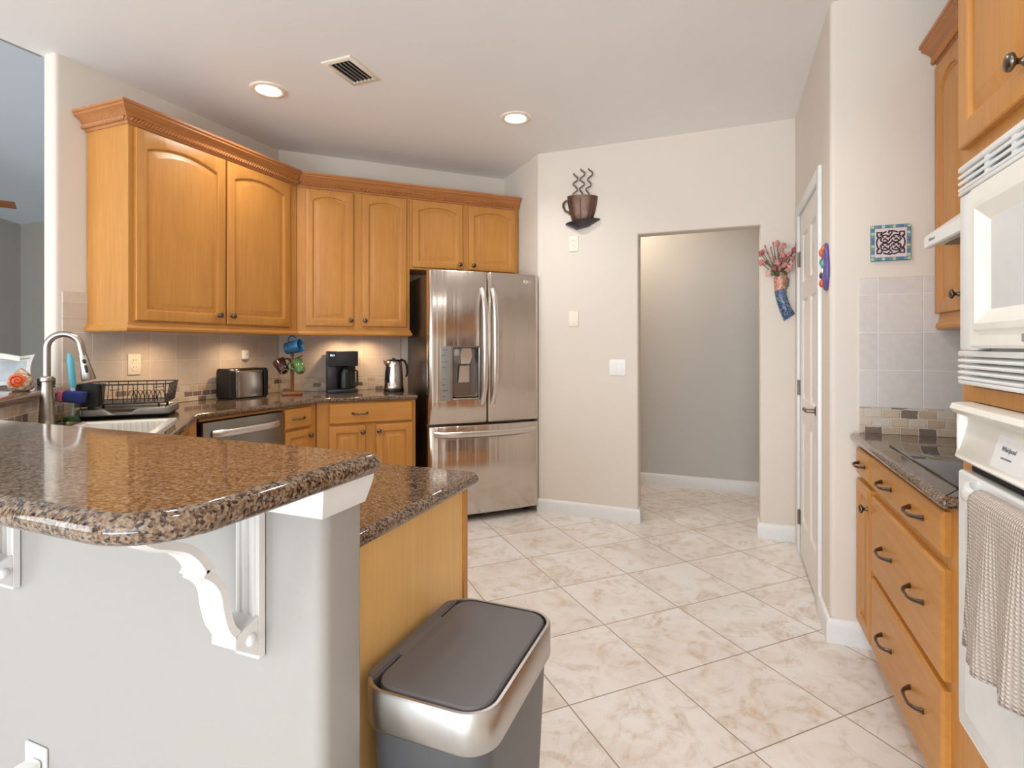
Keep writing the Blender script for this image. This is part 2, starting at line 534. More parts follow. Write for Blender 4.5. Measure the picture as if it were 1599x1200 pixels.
# ================================================================== SETTING
CEIL = 2.73
WA = -3.12
b = B()
b.prism([(-8.2, -4.2), (1.3, -4.2), (1.3, 5.3), (-8.2, 5.3)], -.08, 0)
struct(b.obj('floor', 'floor', smooth=False))
b = B()
b.prism([(-3.22, -4.2), (1.3, -4.2), (1.3, 5.3), (-1.95, 5.3), (-1.95, 4.55), (-3.22, 3.28)], CEIL, CEIL + .1)
struct(b.obj('ceiling', 'ceiling', smooth=False))
# living room beyond the ledge: sloping ceiling and two far walls
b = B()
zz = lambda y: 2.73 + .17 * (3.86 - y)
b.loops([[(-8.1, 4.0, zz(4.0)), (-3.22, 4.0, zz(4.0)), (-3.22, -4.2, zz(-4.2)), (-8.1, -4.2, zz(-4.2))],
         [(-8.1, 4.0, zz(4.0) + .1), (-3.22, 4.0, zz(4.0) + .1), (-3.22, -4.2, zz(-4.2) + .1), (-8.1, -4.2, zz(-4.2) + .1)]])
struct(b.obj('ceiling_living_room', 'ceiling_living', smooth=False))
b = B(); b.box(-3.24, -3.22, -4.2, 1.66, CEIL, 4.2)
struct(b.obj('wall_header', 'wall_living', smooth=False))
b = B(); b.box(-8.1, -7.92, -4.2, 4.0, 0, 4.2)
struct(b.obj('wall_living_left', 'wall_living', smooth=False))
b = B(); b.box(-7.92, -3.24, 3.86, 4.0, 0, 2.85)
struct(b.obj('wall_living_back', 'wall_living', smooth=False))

# kitchen walls
b = B()
b.prism(fillet([(WA, 1.66), (WA, 3.118), (-3.22, 3.22), (-3.22, 1.66)], {0: .022, 3: .022}, 5), 0, CEIL)
struct(b.obj('wall_left', 'wall'))
p0 = ab(-.005, -4.398); p1 = ab(1.817, -4.398)
q1 = ab(1.93, -4.52); q0 = ab(-.08, -4.52)
b = B(); b.prism([p0, p1, q1, q0], 0, CEIL); struct(b.obj('wall_angled', 'wall', smooth=False))
c0 = ab(1.817, -4.398); c1 = (-1.346, 3.916)
b = B(); b.prism(fillet([c0, c1, (-1.346 + .16, 3.916), ab(1.93, -4.398)], {1: .02}, 5), 0, CEIL); struct(b.obj('wall_fridge_side', 'wall'))
YD = 3.91
dl, dr, dh = -.587, .203, 2.06
b = B()
U_ = [(-1.335, 0), (dl, 0), (dl, dh), (dr, dh), (dr, 0), (.52, 0), (.52, CEIL), (-1.335, CEIL)]
b.loops([[(x, YD, z) for x, z in U_], [(x, YD + .13, z) for x, z in U_]])
es = [e for e in b.bm.edges if abs(e.verts[0].co.y - e.verts[1].co.y) < 1e-5 and all(dl - 1e-4 < v.co.x < dr + 1e-4 and v.co.z < dh + 1e-4 for v in e.verts)
      and (abs(e.verts[0].co.x - e.verts[1].co.x) < 1e-5 or abs(e.verts[0].co.z - dh) < 1e-4) and abs(e.verts[0].co.z - e.verts[1].co.z) + abs(e.verts[0].co.x - e.verts[1].co.x) > .1 and not (abs(e.verts[0].co.z) < 1e-4 and abs(e.verts[1].co.z) < 1e-4)]
bmesh.ops.bevel(b.bm, geom=es, offset=.016, segments=4, affect='EDGES', profile=.5)
struct(b.obj('wall_back', 'wall'))
b = B(); b.box(-1.9, 1.3, 5.06, 5.2, 0, CEIL); struct(b.obj('wall_hall', 'wall_grey', smooth=False))
b = B(); b.box(-1.9, -1.8, 4.6, 5.06, 0, CEIL); struct(b.obj('wall_hall_end', 'wall_grey', smooth=False))
XE, YF, XG = .41, 2.645, 1.125
b = B()
# pantry block: the wall with the door, its rounded corner, and the tiled stub wall
DY0, DY1 = 2.935, 3.665   # door opening
b.prism(fillet([(XE, YF), (XG, YF), (XG, DY0), (XE, DY0)], {0: .022}, 6), 0, CEIL)
b.prism([(XE, DY1), (XE + .12, DY1), (XE + .12, YD - .002), (XE, YD - .002)], 0, CEIL)
b.box(XE, XE + .12, DY0, DY1, 2.045, CEIL)
struct(b.obj('wall_pantry', 'wall'))
b = B(); b.box(XG, XG + .14, -4.2, 5.06, 0, CEIL); struct(b.obj('wall_right', 'wall', smooth=False))
# the dining side behind the camera: a back wall with a wide glass-door opening
b = B()
b.box(-8.1, -7.4, -4.2, -4.05, 0, 4.2); b.box(-3.5, -2.3, -4.2, -4.05, 0, 4.2); b.box(1.05, 1.3, -4.2, -4.05, 0, CEIL)
b.box(-7.4, -3.5, -4.2, -4.05, 3.0, 4.2); b.box(-2.3, 1.05, -4.2, -4.05, 2.4, CEIL)
struct(b.obj('wall_front', 'wall', smooth=False))

# baseboards
BASE = [(0, 0), (.016, 0), (.016, .075), (.013, .088), (.006, .098), (0, .10)]
def baseboard(name, path, out=-1):
    b = B(); sweep(b, path, BASE, out)
    return struct(b.obj('baseboard_' + name, 'white', ang=40))
baseboard('back', [(-1.346, YD), (dl, YD), (dl, YD + .13)])
baseboard('back_right', [(dr, YD + .13), (dr, YD), (XE, YD)])
baseboard('hall', [(-1.8, 5.06), (1.12, 5.06)])
baseboard('pantry', [(XE, 2.875), (XE, YF), (.585, YF)])
# pantry door (six panels) with casing
d1 = bpy.data.objects.new('door_1', None); COL.objects.link(d1); struct(d1)
d1.location = (XE + .001, DY1 - .0015, .012); d1.rotation_euler = (0, 0, -PI / 2)
DW, DH = DY1 - DY0 - .003, 2.0325
def six_panel(w, h):
    b = B()
    st = .105; mid = .10; pw = (w - 2 * st - mid) / 2
    xs = [0, st, st + pw, st + pw + mid, w - st, w]
    zs = [0, .22, .80, .94, 1.52, 1.62, 1.90, h]
    V = {}
    def v(p):
        k = tuple(round(c, 5) for c in p)
        if k not in V: V[k] = b.bm.verts.new(p)
        return V[k]
    for i in range(5):
        for j in range(7):
            x0, x1, z0, z1 = xs[i], xs[i + 1], zs[j], zs[j + 1]
            if i in (1, 3) and j in (1, 3, 5):
                lp = lambda d, y: [v(p) for p in ((x0 + d, y, z0 + d), (x1 - d, y, z0 + d), (x1 - d, y, z1 - d), (x0 + d, y, z1 - d))]
                ls = [lp(0, 0), lp(.010, .010), lp(.018, .010), lp(.045, .003)]
                for a, c in zip(ls, ls[1:]):
                    for k in range(4): b.bm.faces.new((a[k], a[(k + 1) % 4], c[(k + 1) % 4], c[k]))
                b.bm.faces.new(ls[-1])
            else:
                b.bm.faces.new([v(p) for p in ((x0, 0, z0), (x1, 0, z0), (x1, 0, z1), (x0, 0, z1))])
    b.box(0, w, .0105, .035, 0, h)
    return b
six_panel(DW, DH).obj('door_panel', 'door_white', d1, ang=20)
for hz in (.22, 1.00, 1.77):
    b = B(); b.tube([(-.003, -.008, hz - .045), (-.003, -.008, hz + .045)], .007, 10)
    b.box(-.022, .030, -.0035, -.001, hz - .045, hz + .045)
    h = b.obj('hinge', 'knob_iron', d1); h['label'] = 'steel hinge'
b = B()
lx, lz = DW - .065, .93
m = Matrix.Translation((lx, 0, lz)) @ Matrix.Rotation(PI / 2, 4, 'X')
b.lathe([(.028, 0), (.028, .005), (.022, .010), (.011, .014), (.010, .05)], 20, m)
b.tube([(lx, -.048, lz), (lx - .03, -.052, lz + .004), (lx - .07, -.05, lz + .002), (lx - .105, -.046, lz - .006)], [.010, .010, .009, .008], 10)
h = b.obj('door_handle', 'knob_iron', d1); h['label'] = 'steel lever handle'
CAS = .062
t1 = bpy.data.objects.new('trim_1', None); COL.objects.link(t1); struct(t1)
for (y0, y1, z0, z1) in ((DY1, DY1 + CAS, 0, 2.045 + CAS), (DY0 - CAS, DY0, 0, 2.045 + CAS), (DY0, DY1, 2.045, 2.045 + CAS)):
    b = B(); b.box(XE - .014, XE + .004, y0, y1, z0, z1, .003); b.obj('casing', 'white', t1, ang=30)
for y0, y1 in ((DY1 - .0012, DY1), (DY0, DY0 + .0012)):
    b = B(); b.box(XE + .004, XE + .06, y0, y1, 0, 2.045); b.obj('jamb', 'white', t1, smooth=False)

# wall tiles: backsplash on the left, angled, ledge and pantry walls
C1, C2 = srgb(214, 202, 188), srgb(204, 189, 174)
G1 = srgb(222, 212, 200)
def tiles(name, loc, rz, w, z0, z1, size, off, mrow, mtop, moff=(0, 0), c1=C1, c2=C2, g=G1, light=1.0, cut=None):
    """tile field plus a three-row tumbled mosaic band, on the wall plane local y=0 (front at -y)"""
    t = bpy.data.objects.new(name, None); COL.objects.link(t); struct(t)
    t.location = loc; t.rotation_euler = (0, 0, rz)
    if z1 > mtop:
        b = B()
        for (x0, x1, a, c) in (cut or [(0, w, mtop, z1)]): b.box(x0, x1, -.009, 0, a, c, .002, 1)
        b.obj('tile_field', wall_tile(name + '_stone', size, off, c1, c2, g), t)
    b = B(); b.box(0, w, -.011, 0, z0, mtop, .002, 1)
    b.obj('mosaic_band', mosaic(name + '_mosaic', mrow, (moff[0], -z0), light), t)
    return t
CZ = .916
tiles('wall_tile_left', (WA, 1.69, 0), PI / 2, 3.11 - 1.69, CZ, 1.40, .156, (.02, -1.02), .0347, 1.02, cut=[(0, 1.42, 1.02, 1.40), (0, .15, 1.40, 1.538)])
tiles('wall_tile_angled', (*ab(.005, -4.398), 0), PI / 4, .90, CZ, 1.40, .156, (.03, -1.02), .0347, 1.02, moff=(.3, 0))
tiles('wall_tile_pantry', (.515, YF, 0), 0, XG - .515, .897, 1.545, .156, (-.065 + .156, -1.006), .0362, 1.006, moff=(.11, 0),
      c1=srgb(218, 210, 204), c2=srgb(212, 203, 196), g=srgb(228, 222, 216))
tiles('wall_tile_right', (XG, YF, 0), -PI / 2, 1.06, .897, 1.40, .156, (.05, -1.006), .0362, 1.006, c1=srgb(218, 210, 204), c2=srgb(212, 203, 196), g=srgb(228, 222, 216))

# the bar's half wall, bent at 45 degrees to run up to the end of the left wall
HW_Y0, HW_Y1, HW_X = .69, .793, -.602
BAR_Z = 1.075
li = lambda s, y: (s - y, y)          # point of the line x + y = s at height y
half = [(HW_X, HW_Y0), (HW_X, HW_Y1), li(-1.335, HW_Y1), (-3.12, 1.785), (-3.12, 1.664), (-3.15, 1.664), li(-1.486, 1.664), li(-1.486, HW_Y0)]
b = B(); b.prism(fillet(half, {0: .024, 1: .01}, 6), 0, BAR_Z - .037)
struct(b.obj('wall_bar', 'wall_half'))
tl = math.hypot(-3.11 + 2.13, 1.775 - .795)
tiles('wall_tile_ledge', (-2.137, .802, 0), PI * .75, tl - .01, CZ, BAR_Z - .037, .15, (0, 0), .0405, BAR_Z - .037, moff=(.2, 0), light=.93)
# white cap moulding under the bar
b = B()
sweep(b, [(-2.15, HW_Y0), (HW_X, HW_Y0), (HW_X, HW_Y1)], [(0, .985), (.006, .985), (.010, .993), (.022, 1.022), (.026, 1.0375), (0, 1.0375)], -1)
o = struct(b.obj('trim_2', 'white', ang=30))

# ================================================================== WORKTOPS
bar = [(-.556, .372), (-.556, .803), li(-1.287, .803), (-3.113, 1.826), (-3.113, 1.652), (-3.235, 1.652), (-3.235, 1.352), li(-1.883, .372)]
o = slab(fillet(bar, {0: .10, 1: .03, 3: .03}, 8), BAR_Z - .037, BAR_Z, .02).obj('bar_countertop', 'granite', ang=50, flat_top=True)
tag(o, 'raised speckled brown granite bar top with rounded corner on the grey half wall', 'countertop')
ctr = [(-.624, .797), (-.624, 1.348), (-1.883, 1.348), (-2.495, 1.96), (-2.495, 2.837), ab(.905, -3.77), ab(.905, -4.386), ab(.01, -4.386), (-3.108, 3.09), (-3.108, 1.79), li(-1.319, .797)]
o = slab(fillet(ctr, {1: .03, 5: .02}, 6), CZ - .032, CZ, .016).obj('kitchen_countertop', 'granite', ang=50, flat_top=True)
tag(o, 'lower brown granite worktop running from the peninsula past the sink to the fridge', 'countertop')
# cut the sink opening
SINK_A, SINK_B = (-.80, -.435), (-2.92, -2.30)
def cut_hole(o, pts, z0, z1):
    cb = B(); cb.prism(pts, z0, z1); c = cb.obj('cutter', 'granite', smooth=False)
    md = o.modifiers.new('cut', 'BOOLEAN'); md.object = c; md.solver = 'EXACT'; md.operation = 'DIFFERENCE'
    dg = bpy.context.evaluated_depsgraph_get(); dg.update()
    me = bpy.data.meshes.new_from_object(o.evaluated_get(dg))
    o.modifiers.clear(); o.data = me
    bpy.data.objects.remove(c)
sk = [ab(SINK_A[0] + .02, SINK_B[0] + .02), ab(SINK_A[1] - .02, SINK_B[0] + .02), ab(SINK_A[1] - .02, SINK_B[1] - .02), ab(SINK_A[0] + .02, SINK_B[1] - .02)]
cut_hole(o, sk, CZ - .1, CZ + .1)
rc = [(.478, YF - .012), (.478, 1.588), (XG - .012, 1.588), (XG - .012, YF - .012)]
o = slab(fillet(rc, {0: .02, 1: .012}, 4), .865, .897, .016).obj('cooktop_countertop', 'granite', ang=50, flat_top=True)
tag(o, 'short brown granite worktop holding the glass cooktop beside the oven', 'countertop')
# ================================================================== CABINETS
def carcass(parent, w, d, z0, z1, name='carcass', mat='woodz', toe=False):
    b = B()
    if toe:
        b.box(0, w, 0, d, .10, z1, .0015, 1); b.box(.002, w - .002, .07, d - .002, 0, .0995)
    else: b.box(0, w, 0, d, z0, z1, .0015, 1)
    return b.obj(name, mat, parent)
UD = .317
# left wall: two wide doors
LA0 = 1.803
c = thing('wall_cabinet', 'large two-door maple wall cabinet at the living room end of the backsplash', 'cabinet', (-2.79, LA0, 0), PI / 2, 'maple wall cabinets')
wA = 2.944 - LA0
carcass(c, wA, .327, 1.362, 2.384)
add_door(c, .030, 1.392, .524, .978, .040, 2.304 - LA0, 1.441)
add_door(c, .566, 1.392, .500, .978, .040, 2.396 - LA0, 1.442)
crown(c, [(0, .327), (0, 0), (wA, 0)], 2.378, ed=(R2, -R2))
b = B(); sweep(b, [(0, .327), (0, 0), (wA, 0)], [(o, 1.335 + z) for o, z in RAIL], -1, None, (R2, -R2)); b.obj('light_rail', 'woodx', c, ang=30)
# angled wall: two narrow doors
c = thing('wall_cabinet', 'tall two-door maple wall cabinet above the coffee maker and kettle', 'cabinet', (*ab(.109, -4.07), 0), PI / 4, 'maple wall cabinets')
wB = .797
b = B()
dsl = .327
b.prism([(0, 0), (wB, 0), (wB, .322), (-.10, .322), (-.14, .30)], 1.362, 2.384); b.obj('carcass', 'woodz', c, ang=20)
add_door(c, .059, 1.404, .325, .968, .030, .364, 1.447, stile=.05)
add_door(c, .446, 1.404, .325, .968, .030, .464, 1.447, stile=.05)
crown(c, [(0, 0), (wB, 0)], 2.378, sd=(R2, R2))
b = B(); sweep(b, [(0, 0), (wB, 0), (wB, .32)], [(o, 1.335 + z) for o, z in RAIL], -1, (R2, R2)); b.obj('light_rail', 'woodx', c, ang=30)
# over the fridge
c = thing('wall_cabinet', 'short two-door maple wall cabinet directly above the fridge', 'cabinet', (*ab(.908, -4.07), 0), PI / 4, 'maple wall cabinets')
wF = .897
carcass(c, wF, .322, 1.845, 2.384)
add_door(c, .018, 1.862, .398, .512, .033, .390, 1.899, stile=.05)
add_door(c, .466, 1.862, .402, .512, .033, .502, 1.899, stile=.05)
crown(c, [(0, 0), (wF, 0)], 2.378)

# base units, left side
c = thing('base_cabinet', 'narrow maple base cabinet with one drawer and one door beside the dishwasher', 'cabinet', (-2.53, 2.553, 0), PI / 2, 'maple base cabinets')
b = B(); b.prism([(0, 0), (.289, 0), (.289 + .20, .20), (.289 + .2, .56), (0, .56)], .10, .883)
b.prism([(.002, .07), (.25, .07), (.45, .27), (.45, .55), (.002, .55)], 0, .099); b.obj('carcass', 'woodz', c, ang=20)
add_drawer(c, .006, .744, .226, .126, (.113,))
add_door(c, .006, .128, .226, .600, 0, .206, .685, stile=.045)
c = thing('base_cabinet', 'maple base cabinet with a wide drawer over two doors next to the fridge', 'cabinet', (*ab(.225, -3.80), 0), PI / 4, 'maple base cabinets')
b = B(); b.prism([(0, 0), (.663, 0), (.663, .56), (.24, .56), (.01, .20)], .10, .883); b.prism([(.05, .07), (.66, .07), (.66, .55), (.25, .55)], 0, .099)
b.obj('carcass', 'woodz', c, ang=20)
add_drawer(c, .078, .737, .562, .136, (.278,))
add_door(c, .078, .128, .236, .594, 0, .296, .677, stile=.05)
add_door(c, .386, .128, .254, .594, 0, .404, .677, stile=.05)
# corner sink base (its front runs diagonally)
c = thing('base_cabinet', 'maple sink base cabinet standing diagonally in the corner beside the peninsula', 'cabinet', group='maple base cabinets')
b = B(); b.prism([(-1.93, 1.317), (-2.52, 1.925), (-2.52, 1.968), (-3.105, 1.968), (-3.105, 1.80), (-2.14, .81), (-1.93, .81)], .10, .72)
b.prism([(-1.93, 1.317), (-2.52, 1.925), (-2.52, 1.968), (-2.56, 1.968), (-2.56, 1.90), (-1.96, 1.30)], .721, .883)
b.prism([(-1.98, 1.25), (-2.58, 1.87), (-3.09, 1.90), (-3.09, 1.80), (-2.15, .82), (-1.98, .82)], 0, .099)
b.obj('carcass', 'woodz', c, ang=20)
for k, (x, kx) in enumerate(((.03, .38), (.43, .45))):
    dd = door_mesh(.385, .70).obj('door', 'woodz', c, ang=25, loc=(-2.52 + (x + .02) * R2, 1.925 - (x + .02) * R2, .128), rot=(0, 0, PI * .75))
    dd.location = (-1.93 - (x) * R2, 1.3195 + (x) * R2, .128)
    knob(dd, kx - x, .62)
# peninsula
c = thing('peninsula_cabinet', 'maple peninsula base with a plain pale end panel behind the trash can', 'cabinet')
b = B(); b.box(-1.925, -.667, .80, 1.312, .10, .883); b.box(-1.92, -.69, .81, 1.245, 0, .099); b.obj('carcass', 'woodz', c)
b = B(); b.box(-.6665, -.656, .797, 1.292, 0.0, .883, .001, 1); o = b.obj('end_panel', 'woodlight', c); o['label'] = 'pale flat maple end panel'
b = B(); b.box(-.6665, -.652, 1.2925, 1.314, 0.10, .883, .001, 1); b.obj('face_frame', 'woodz', c)
for x, kx in ((-1.30, .05), (-.70, .53)):
    dd = door_mesh(.58, .57).obj('door', 'woodz', c, ang=25, loc=(x + .0, 1.3125, .128), rot=(0, 0, PI)); knob(dd, kx, .52)
    dw_ = slab_front(.58, .135).obj('drawer', 'woodx', c, ang=25, loc=(x, 1.3125, .735), rot=(0, 0, PI)); pull(dw_, .29, .068)

# base units, right side
c = thing('base_cabinet', 'narrow maple base cabinet with a small drawer and door at the tiled wall', 'cabinet', (.52, YF - .020, 0), -PI / 2, 'maple base cabinets')
carcass(c, .238, .585, 0, .864, toe=True)
add_drawer(c, .006, .733, .226, .108, (.113,))
add_door(c, .006, .128, .226, .585, 0, .205, .636, stile=.048)
c = thing('base_cabinet', 'maple drawer unit with three wide drawers under the glass cooktop', 'cabinet', (.52, YF - .260, 0), -PI / 2, 'maple base cabinets')
carcass(c, .797, .585, 0, .864, toe=True)
for z, h in ((.733, .112), (.420, .280), (.128, .268)):
    d = slab_front(.716, h).obj('drawer', 'woodx', c, ang=25, loc=(.013, 0, z))
    pz = h / 2 if h < .2 else h * .49
    pull(d, .215, pz, w=.115); pull(d, .525, pz, w=.115)
# oven tower
c = thing('oven_tower', 'tall maple oven tower holding the microwave above the wall oven', 'cabinet', (.52, 1.582, 0), -PI / 2)
TW = .80
b = B(); b.box(0, .019, 0, .595, .0, 2.384); b.box(TW - .019, TW, 0, .595, 0, 2.384); b.box(.0195, TW - .0195, .575, .595, .1, 2.384)
b.box(.0195, TW - .0195, 0, .574, 1.135, 1.168); b.box(.0195, TW - .0195, 0, .574, 1.67, 2.384); b.box(.0195, TW - .0195, 0, .574, .10, .403)
b.box(.0195, .057, 0, .02, .4035, 1.1345); b.box(TW - .057, TW - .0195, 0, .02, .4035, 1.1345); b.box(.0195, .057, 0, .02, 1.1685, 1.6695); b.box(TW - .057, TW - .0195, 0, .02, 1.1685, 1.6695)
b.obj('carcass', 'woodz', c)
b = B(); b.box(.02, TW - .02, .07, .56, 0, .099); b.obj('toe_kick', 'toe', c)
add_door(c, .026, 1.716, .368, .655, .05, .336, 1.776)
add_door(c, .406, 1.716, .368, .655, .05, .44, 1.776)
# right wall cabinets
c = thing('wall_cabinet', 'tall single-door maple wall cabinet in the corner left of the range hood', 'cabinet', (.79, YF - .004, 0), -PI / 2, 'maple wall cabinets')
wR = .335
carcass(c, wR, .325, 1.362, 2.384)
add_door(c, .012, 1.390, .310, .980, .05, .262, 1.447)
crown(c, [(0, 0), (wR, 0)], 2.378)
b = B(); sweep(b, [(.02, 0), (wR, 0)], [(o, 1.325 + z) for o, z in RAIL], -1); b.obj('light_rail', 'woodx', c, ang=30)
c = thing('wall_cabinet', 'short maple wall cabinet above the range hood beside the oven tower', 'cabinet', (.79, YF - .341, 0), -PI / 2, 'maple wall cabinets')
carcass(c, .718, .325, 1.752, 2.384)
add_door(c, .012, 1.770, .34, .600, .045, .33, 1.81)
add_door(c, .366, 1.770, .34, .600, .045, .39, 1.81)
crown(c, [(0, 0), (.65, 0)], 2.378)

# ================================================================== APPLIANCES
# fridge
FW, FD = .846, .70
f = thing('fridge', 'tall stainless steel french-door fridge with ice and water dispenser', 'fridge', (*ab(.957, -3.68), 0), PI / 4)
b = B(); b.box(0.004, FW - .004, .085, FD, .045, 1.775, .004); b.obj('body', 'steel_side', f)['label'] = 'dark grey steel cabinet body'
b = B(); b.box(.02, FW - .02, .06, .09, .03, .07); b.obj('kick_grille', 'void', f)
for x in (.06, FW - .06):
    b = B(); m = Matrix.Translation((x, .12, .022)) @ Matrix.Rotation(PI / 2, 4, 'Y'); b.lathe([(.022, -.015), (.022, .015)], 14, m); b.obj('foot', 'black', f)
for x in (.02, FW - .10):
    b = B(); b.box(x, x + .08, .06, .16, 1.7755, 1.80, .006); b.obj('hinge_cover', 'charcoal', f)
def bulged(w, z0, z1, hole=None, side=0, full=None, bul=.020, t=.078):
    """door with a gently rounded front; hole = (x0,x1,z0,z1)"""
    full = full or w
    b = B()
    xs = sorted(set([0, .004, .012, .024] + [w * k / 14 for k in range(1, 14)] + [w - .024, w - .012, w - .004, w] + ([hole[0], hole[1]] if hole else [])))
    def fy(x):
        u = 2 * (x + side) / full - 1
        y = -bul * (1 - u * u)
        e = min(x, w - x)
        if e < .024: y += .014 * (1 - math.sqrt(max(0, 1 - (1 - e / .024) ** 2)))
        return y
    zs = [z0, z0 + .006] + ([hole[2], hole[3]] if hole else []) + [z1 - .006, z1]
    V = {}
    def v(i, j):
        if (i, j) not in V: V[i, j] = b.bm.verts.new((xs[i], fy(xs[i]) + (.005 if j in (0, len(zs) - 1) else 0), zs[j]))
        return V[i, j]
    for i in range(len(xs) - 1):
        for j in range(len(zs) - 1):
            if hole and hole[0] - 1e-6 <= xs[i] and xs[i + 1] <= hole[1] + 1e-6 and hole[2] - 1e-6 <= zs[j] and zs[j + 1] <= hole[3] + 1e-6: continue
            b.bm.faces.new((v(i, j), v(i + 1, j), v(i + 1, j + 1), v(i, j + 1)))
    n = len(zs) - 1; m_ = len(xs) - 1
    back = {}
    def k(i, j):
        if (i, j) not in back: back[i, j] = b.bm.verts.new((xs[i], t, zs[j]))
        return back[i, j]
    for i in range(m_):
        b.bm.faces.new((v(i, 0), k(i, 0), k(i + 1, 0), v(i + 1, 0))); b.bm.faces.new((v(i, n), v(i + 1, n), k(i + 1, n), k(i, n)))
    for j in range(n):
        b.bm.faces.new((v(0, j), v(0, j + 1), k(0, j + 1), k(0, j))); b.bm.faces.new((v(m_, j), k(m_, j), k(m_, j + 1), v(m_, j + 1)))
    b.bm.faces.new((k(0, 0), k(0, n), k(m_, n), k(m_, 0)))
    return b, fy
DZ0, DZ1 = .712, 1.797
hole = (.076, .372, .876, 1.262)
b, fy = bulged(.426, DZ0, DZ1, hole, 0, FW)
ld = b.obj('door', 'steel', f, ang=40); ld['label'] = 'left steel door with dispenser'
def vbar(parent, x, z0, z1, y0, nm='handle', lean=0):
    b = B(); pts = []; rs = []
    for k in range(21):
        q = k / 20; u = 2 * q - 1
        pts.append((x + lean * (1 - u * u), y0 - .052 * (1 - u ** 6) - .012 * (1 - u * u), z0 + (z1 - z0) * q)); rs.append((.020, .012))
    b.tube(pts, rs, 12, flat=(0, 1, 0)); return b.obj(nm, 'chrome', parent, ang=60)
vbar(ld, .385, .845, 1.675, -.018, lean=.006)
b, fy2 = bulged(FW - .430, DZ0, DZ1, None, .430, FW)
rd = b.obj('door', 'steel', f, ang=40, loc=(.430, 0, 0))
vbar(rd, .036, .845, 1.675, -.018, lean=.004)
b, fy3 = bulged(FW, .055, .692, None, 0, FW)
fd = b.obj('freezer_drawer', 'steel', f, ang=40)
b = B(); pts = []
for k in range(25):
    q = k / 24; u = 2 * q - 1
    pts.append((.035 + .77 * q, -.010 - .020 * (1 - u * u) - .045 * (1 - u ** 8), .645 - .006 * (1 - u * u)))
b.tube(pts, [(.010, .021)] * 25, 12, flat=(0, 0, 1)); b.obj('handle', 'chrome', fd, ang=60)
# dispenser set into the left door
dp = B(); x0, x1, z0, z1 = hole
fy0 = -.022
dp.box(x0, x0 + .078, -.021, .02, z0, z1, .002)
cp = dp.obj('control_panel', 'grey_panel', ld); cp['label'] = 'grey touch panel'
pp_ = plain('panel_print', srgb(96, 93, 90), .5)
for k, (zc, hgt) in enumerate(((1.235, .006), (1.195, .010), (1.15, .004), (1.11, .01), (1.03, .004), (.985, .012), (.945, .012), (.905, .010))):
    b = B(); b.box(x0 + .012, x0 + (.05, .03)[k % 2], -.0222, -.0208, zc, zc + hgt * .6); b.obj('panel_mark', pp_, cp)
rx0 = x0 + .078
b = B()
lp = lambda d, y: [(rx0 + d, y, z0 + d), (x1 - d, y, z0 + d), (x1 - d, y, z1 - d), (rx0 + d, y, z1 - d)]
b.loops([lp(0, .01), lp(0, -.024), lp(.008, -.026), lp(.014, -.02), lp(.022, .050)], False, True)
b.obj('dispenser_recess', steel('dispenser_steel', srgb(150, 145, 140), .3, 'n', 0), ld)
b = B(); xm = (rx0 + x1) / 2
b.loops([[(xm - .035, -.028, 1.245), (xm + .035, -.028, 1.245), (xm + .035, .049, 1.245), (xm - .035, .049, 1.245)],
         [(xm - .045, -.026, 1.19), (xm + .045, -.026, 1.19), (xm + .045, .049, 1.19), (xm - .045, .049, 1.19)],
         [(xm - .032, -.010, 1.135), (xm + .032, -.010, 1.135), (xm + .032, .049, 1.135), (xm - .032, .049, 1.135)]])
b.obj('spout', 'chrome', ld, ang=20)
b = B(); b.loops([[(xm - .035, .012, 1.12), (xm + .035, .012, 1.12), (xm + .035, .020, 1.12), (xm - .035, .020, 1.12)],
                  [(xm - .04, .030, 1.0), (xm + .04, .030, 1.0), (xm + .04, .040, 1.0), (xm - .04, .040, 1.0)]])
b.obj('paddle', 'chrome', ld)
b = B(); b.box(rx0 + .024, x1 - .024, -.018, .048, z0 + .023, z0 + .030); b.obj('drip_tray', 'steel_plain', ld)
def text(name, s, size, parent, loc, rot, mat, ext=.0006, shear=0, align='CENTER'):
    cu = bpy.data.curves.new(name, 'FONT'); cu.body = s; cu.size = size; cu.extrude = ext; cu.align_x = align; cu.align_y = 'CENTER'; cu.shear = shear
    t = bpy.data.objects.new(name, cu); COL.objects.link(t)
    dg = bpy.context.evaluated_depsgraph_get(); dg.update()
    me = bpy.data.meshes.new_from_object(t.evaluated_get(dg))
    bpy.data.objects.remove(t); bpy.data.curves.remove(cu)
    me.materials.clear(); me.materials.append(M[mat] if isinstance(mat, str) else mat)
    o = bpy.data.objects.new(name, me); COL.objects.link(o)
    o.parent = parent; o.location = loc; o.rotation_euler = rot
    return o
logo_mat = plain('logo_print', srgb(236, 234, 230), .3, .6)
lx = .752 - .430
b = B()
m = Matrix.Translation((lx - .020, fy2(lx - .02) - .0006, 1.741)) @ Matrix.Rotation(PI / 2, 4, 'X')
ring = []
for k in range(25):
    a_ = .35 + (2 * PI - .6) * k / 24
    ring.append(m @ Vector((.013 * math.cos(a_), .013 * math.sin(a_), 0)))
b.tube(ring, .0016, 6)
b.tube([m @ Vector((-.002, .006, 0)), m @ Vector((-.002, -.005, 0)), m @ Vector((.003, -.005, 0))], .0013, 6)
b.obj('logo_emblem', logo_mat, rd)
text('logo_text', 'LG', .026, rd, (lx + .013, fy2(lx) - .0012, 1.741), (PI / 2, 0, .04), logo_mat)

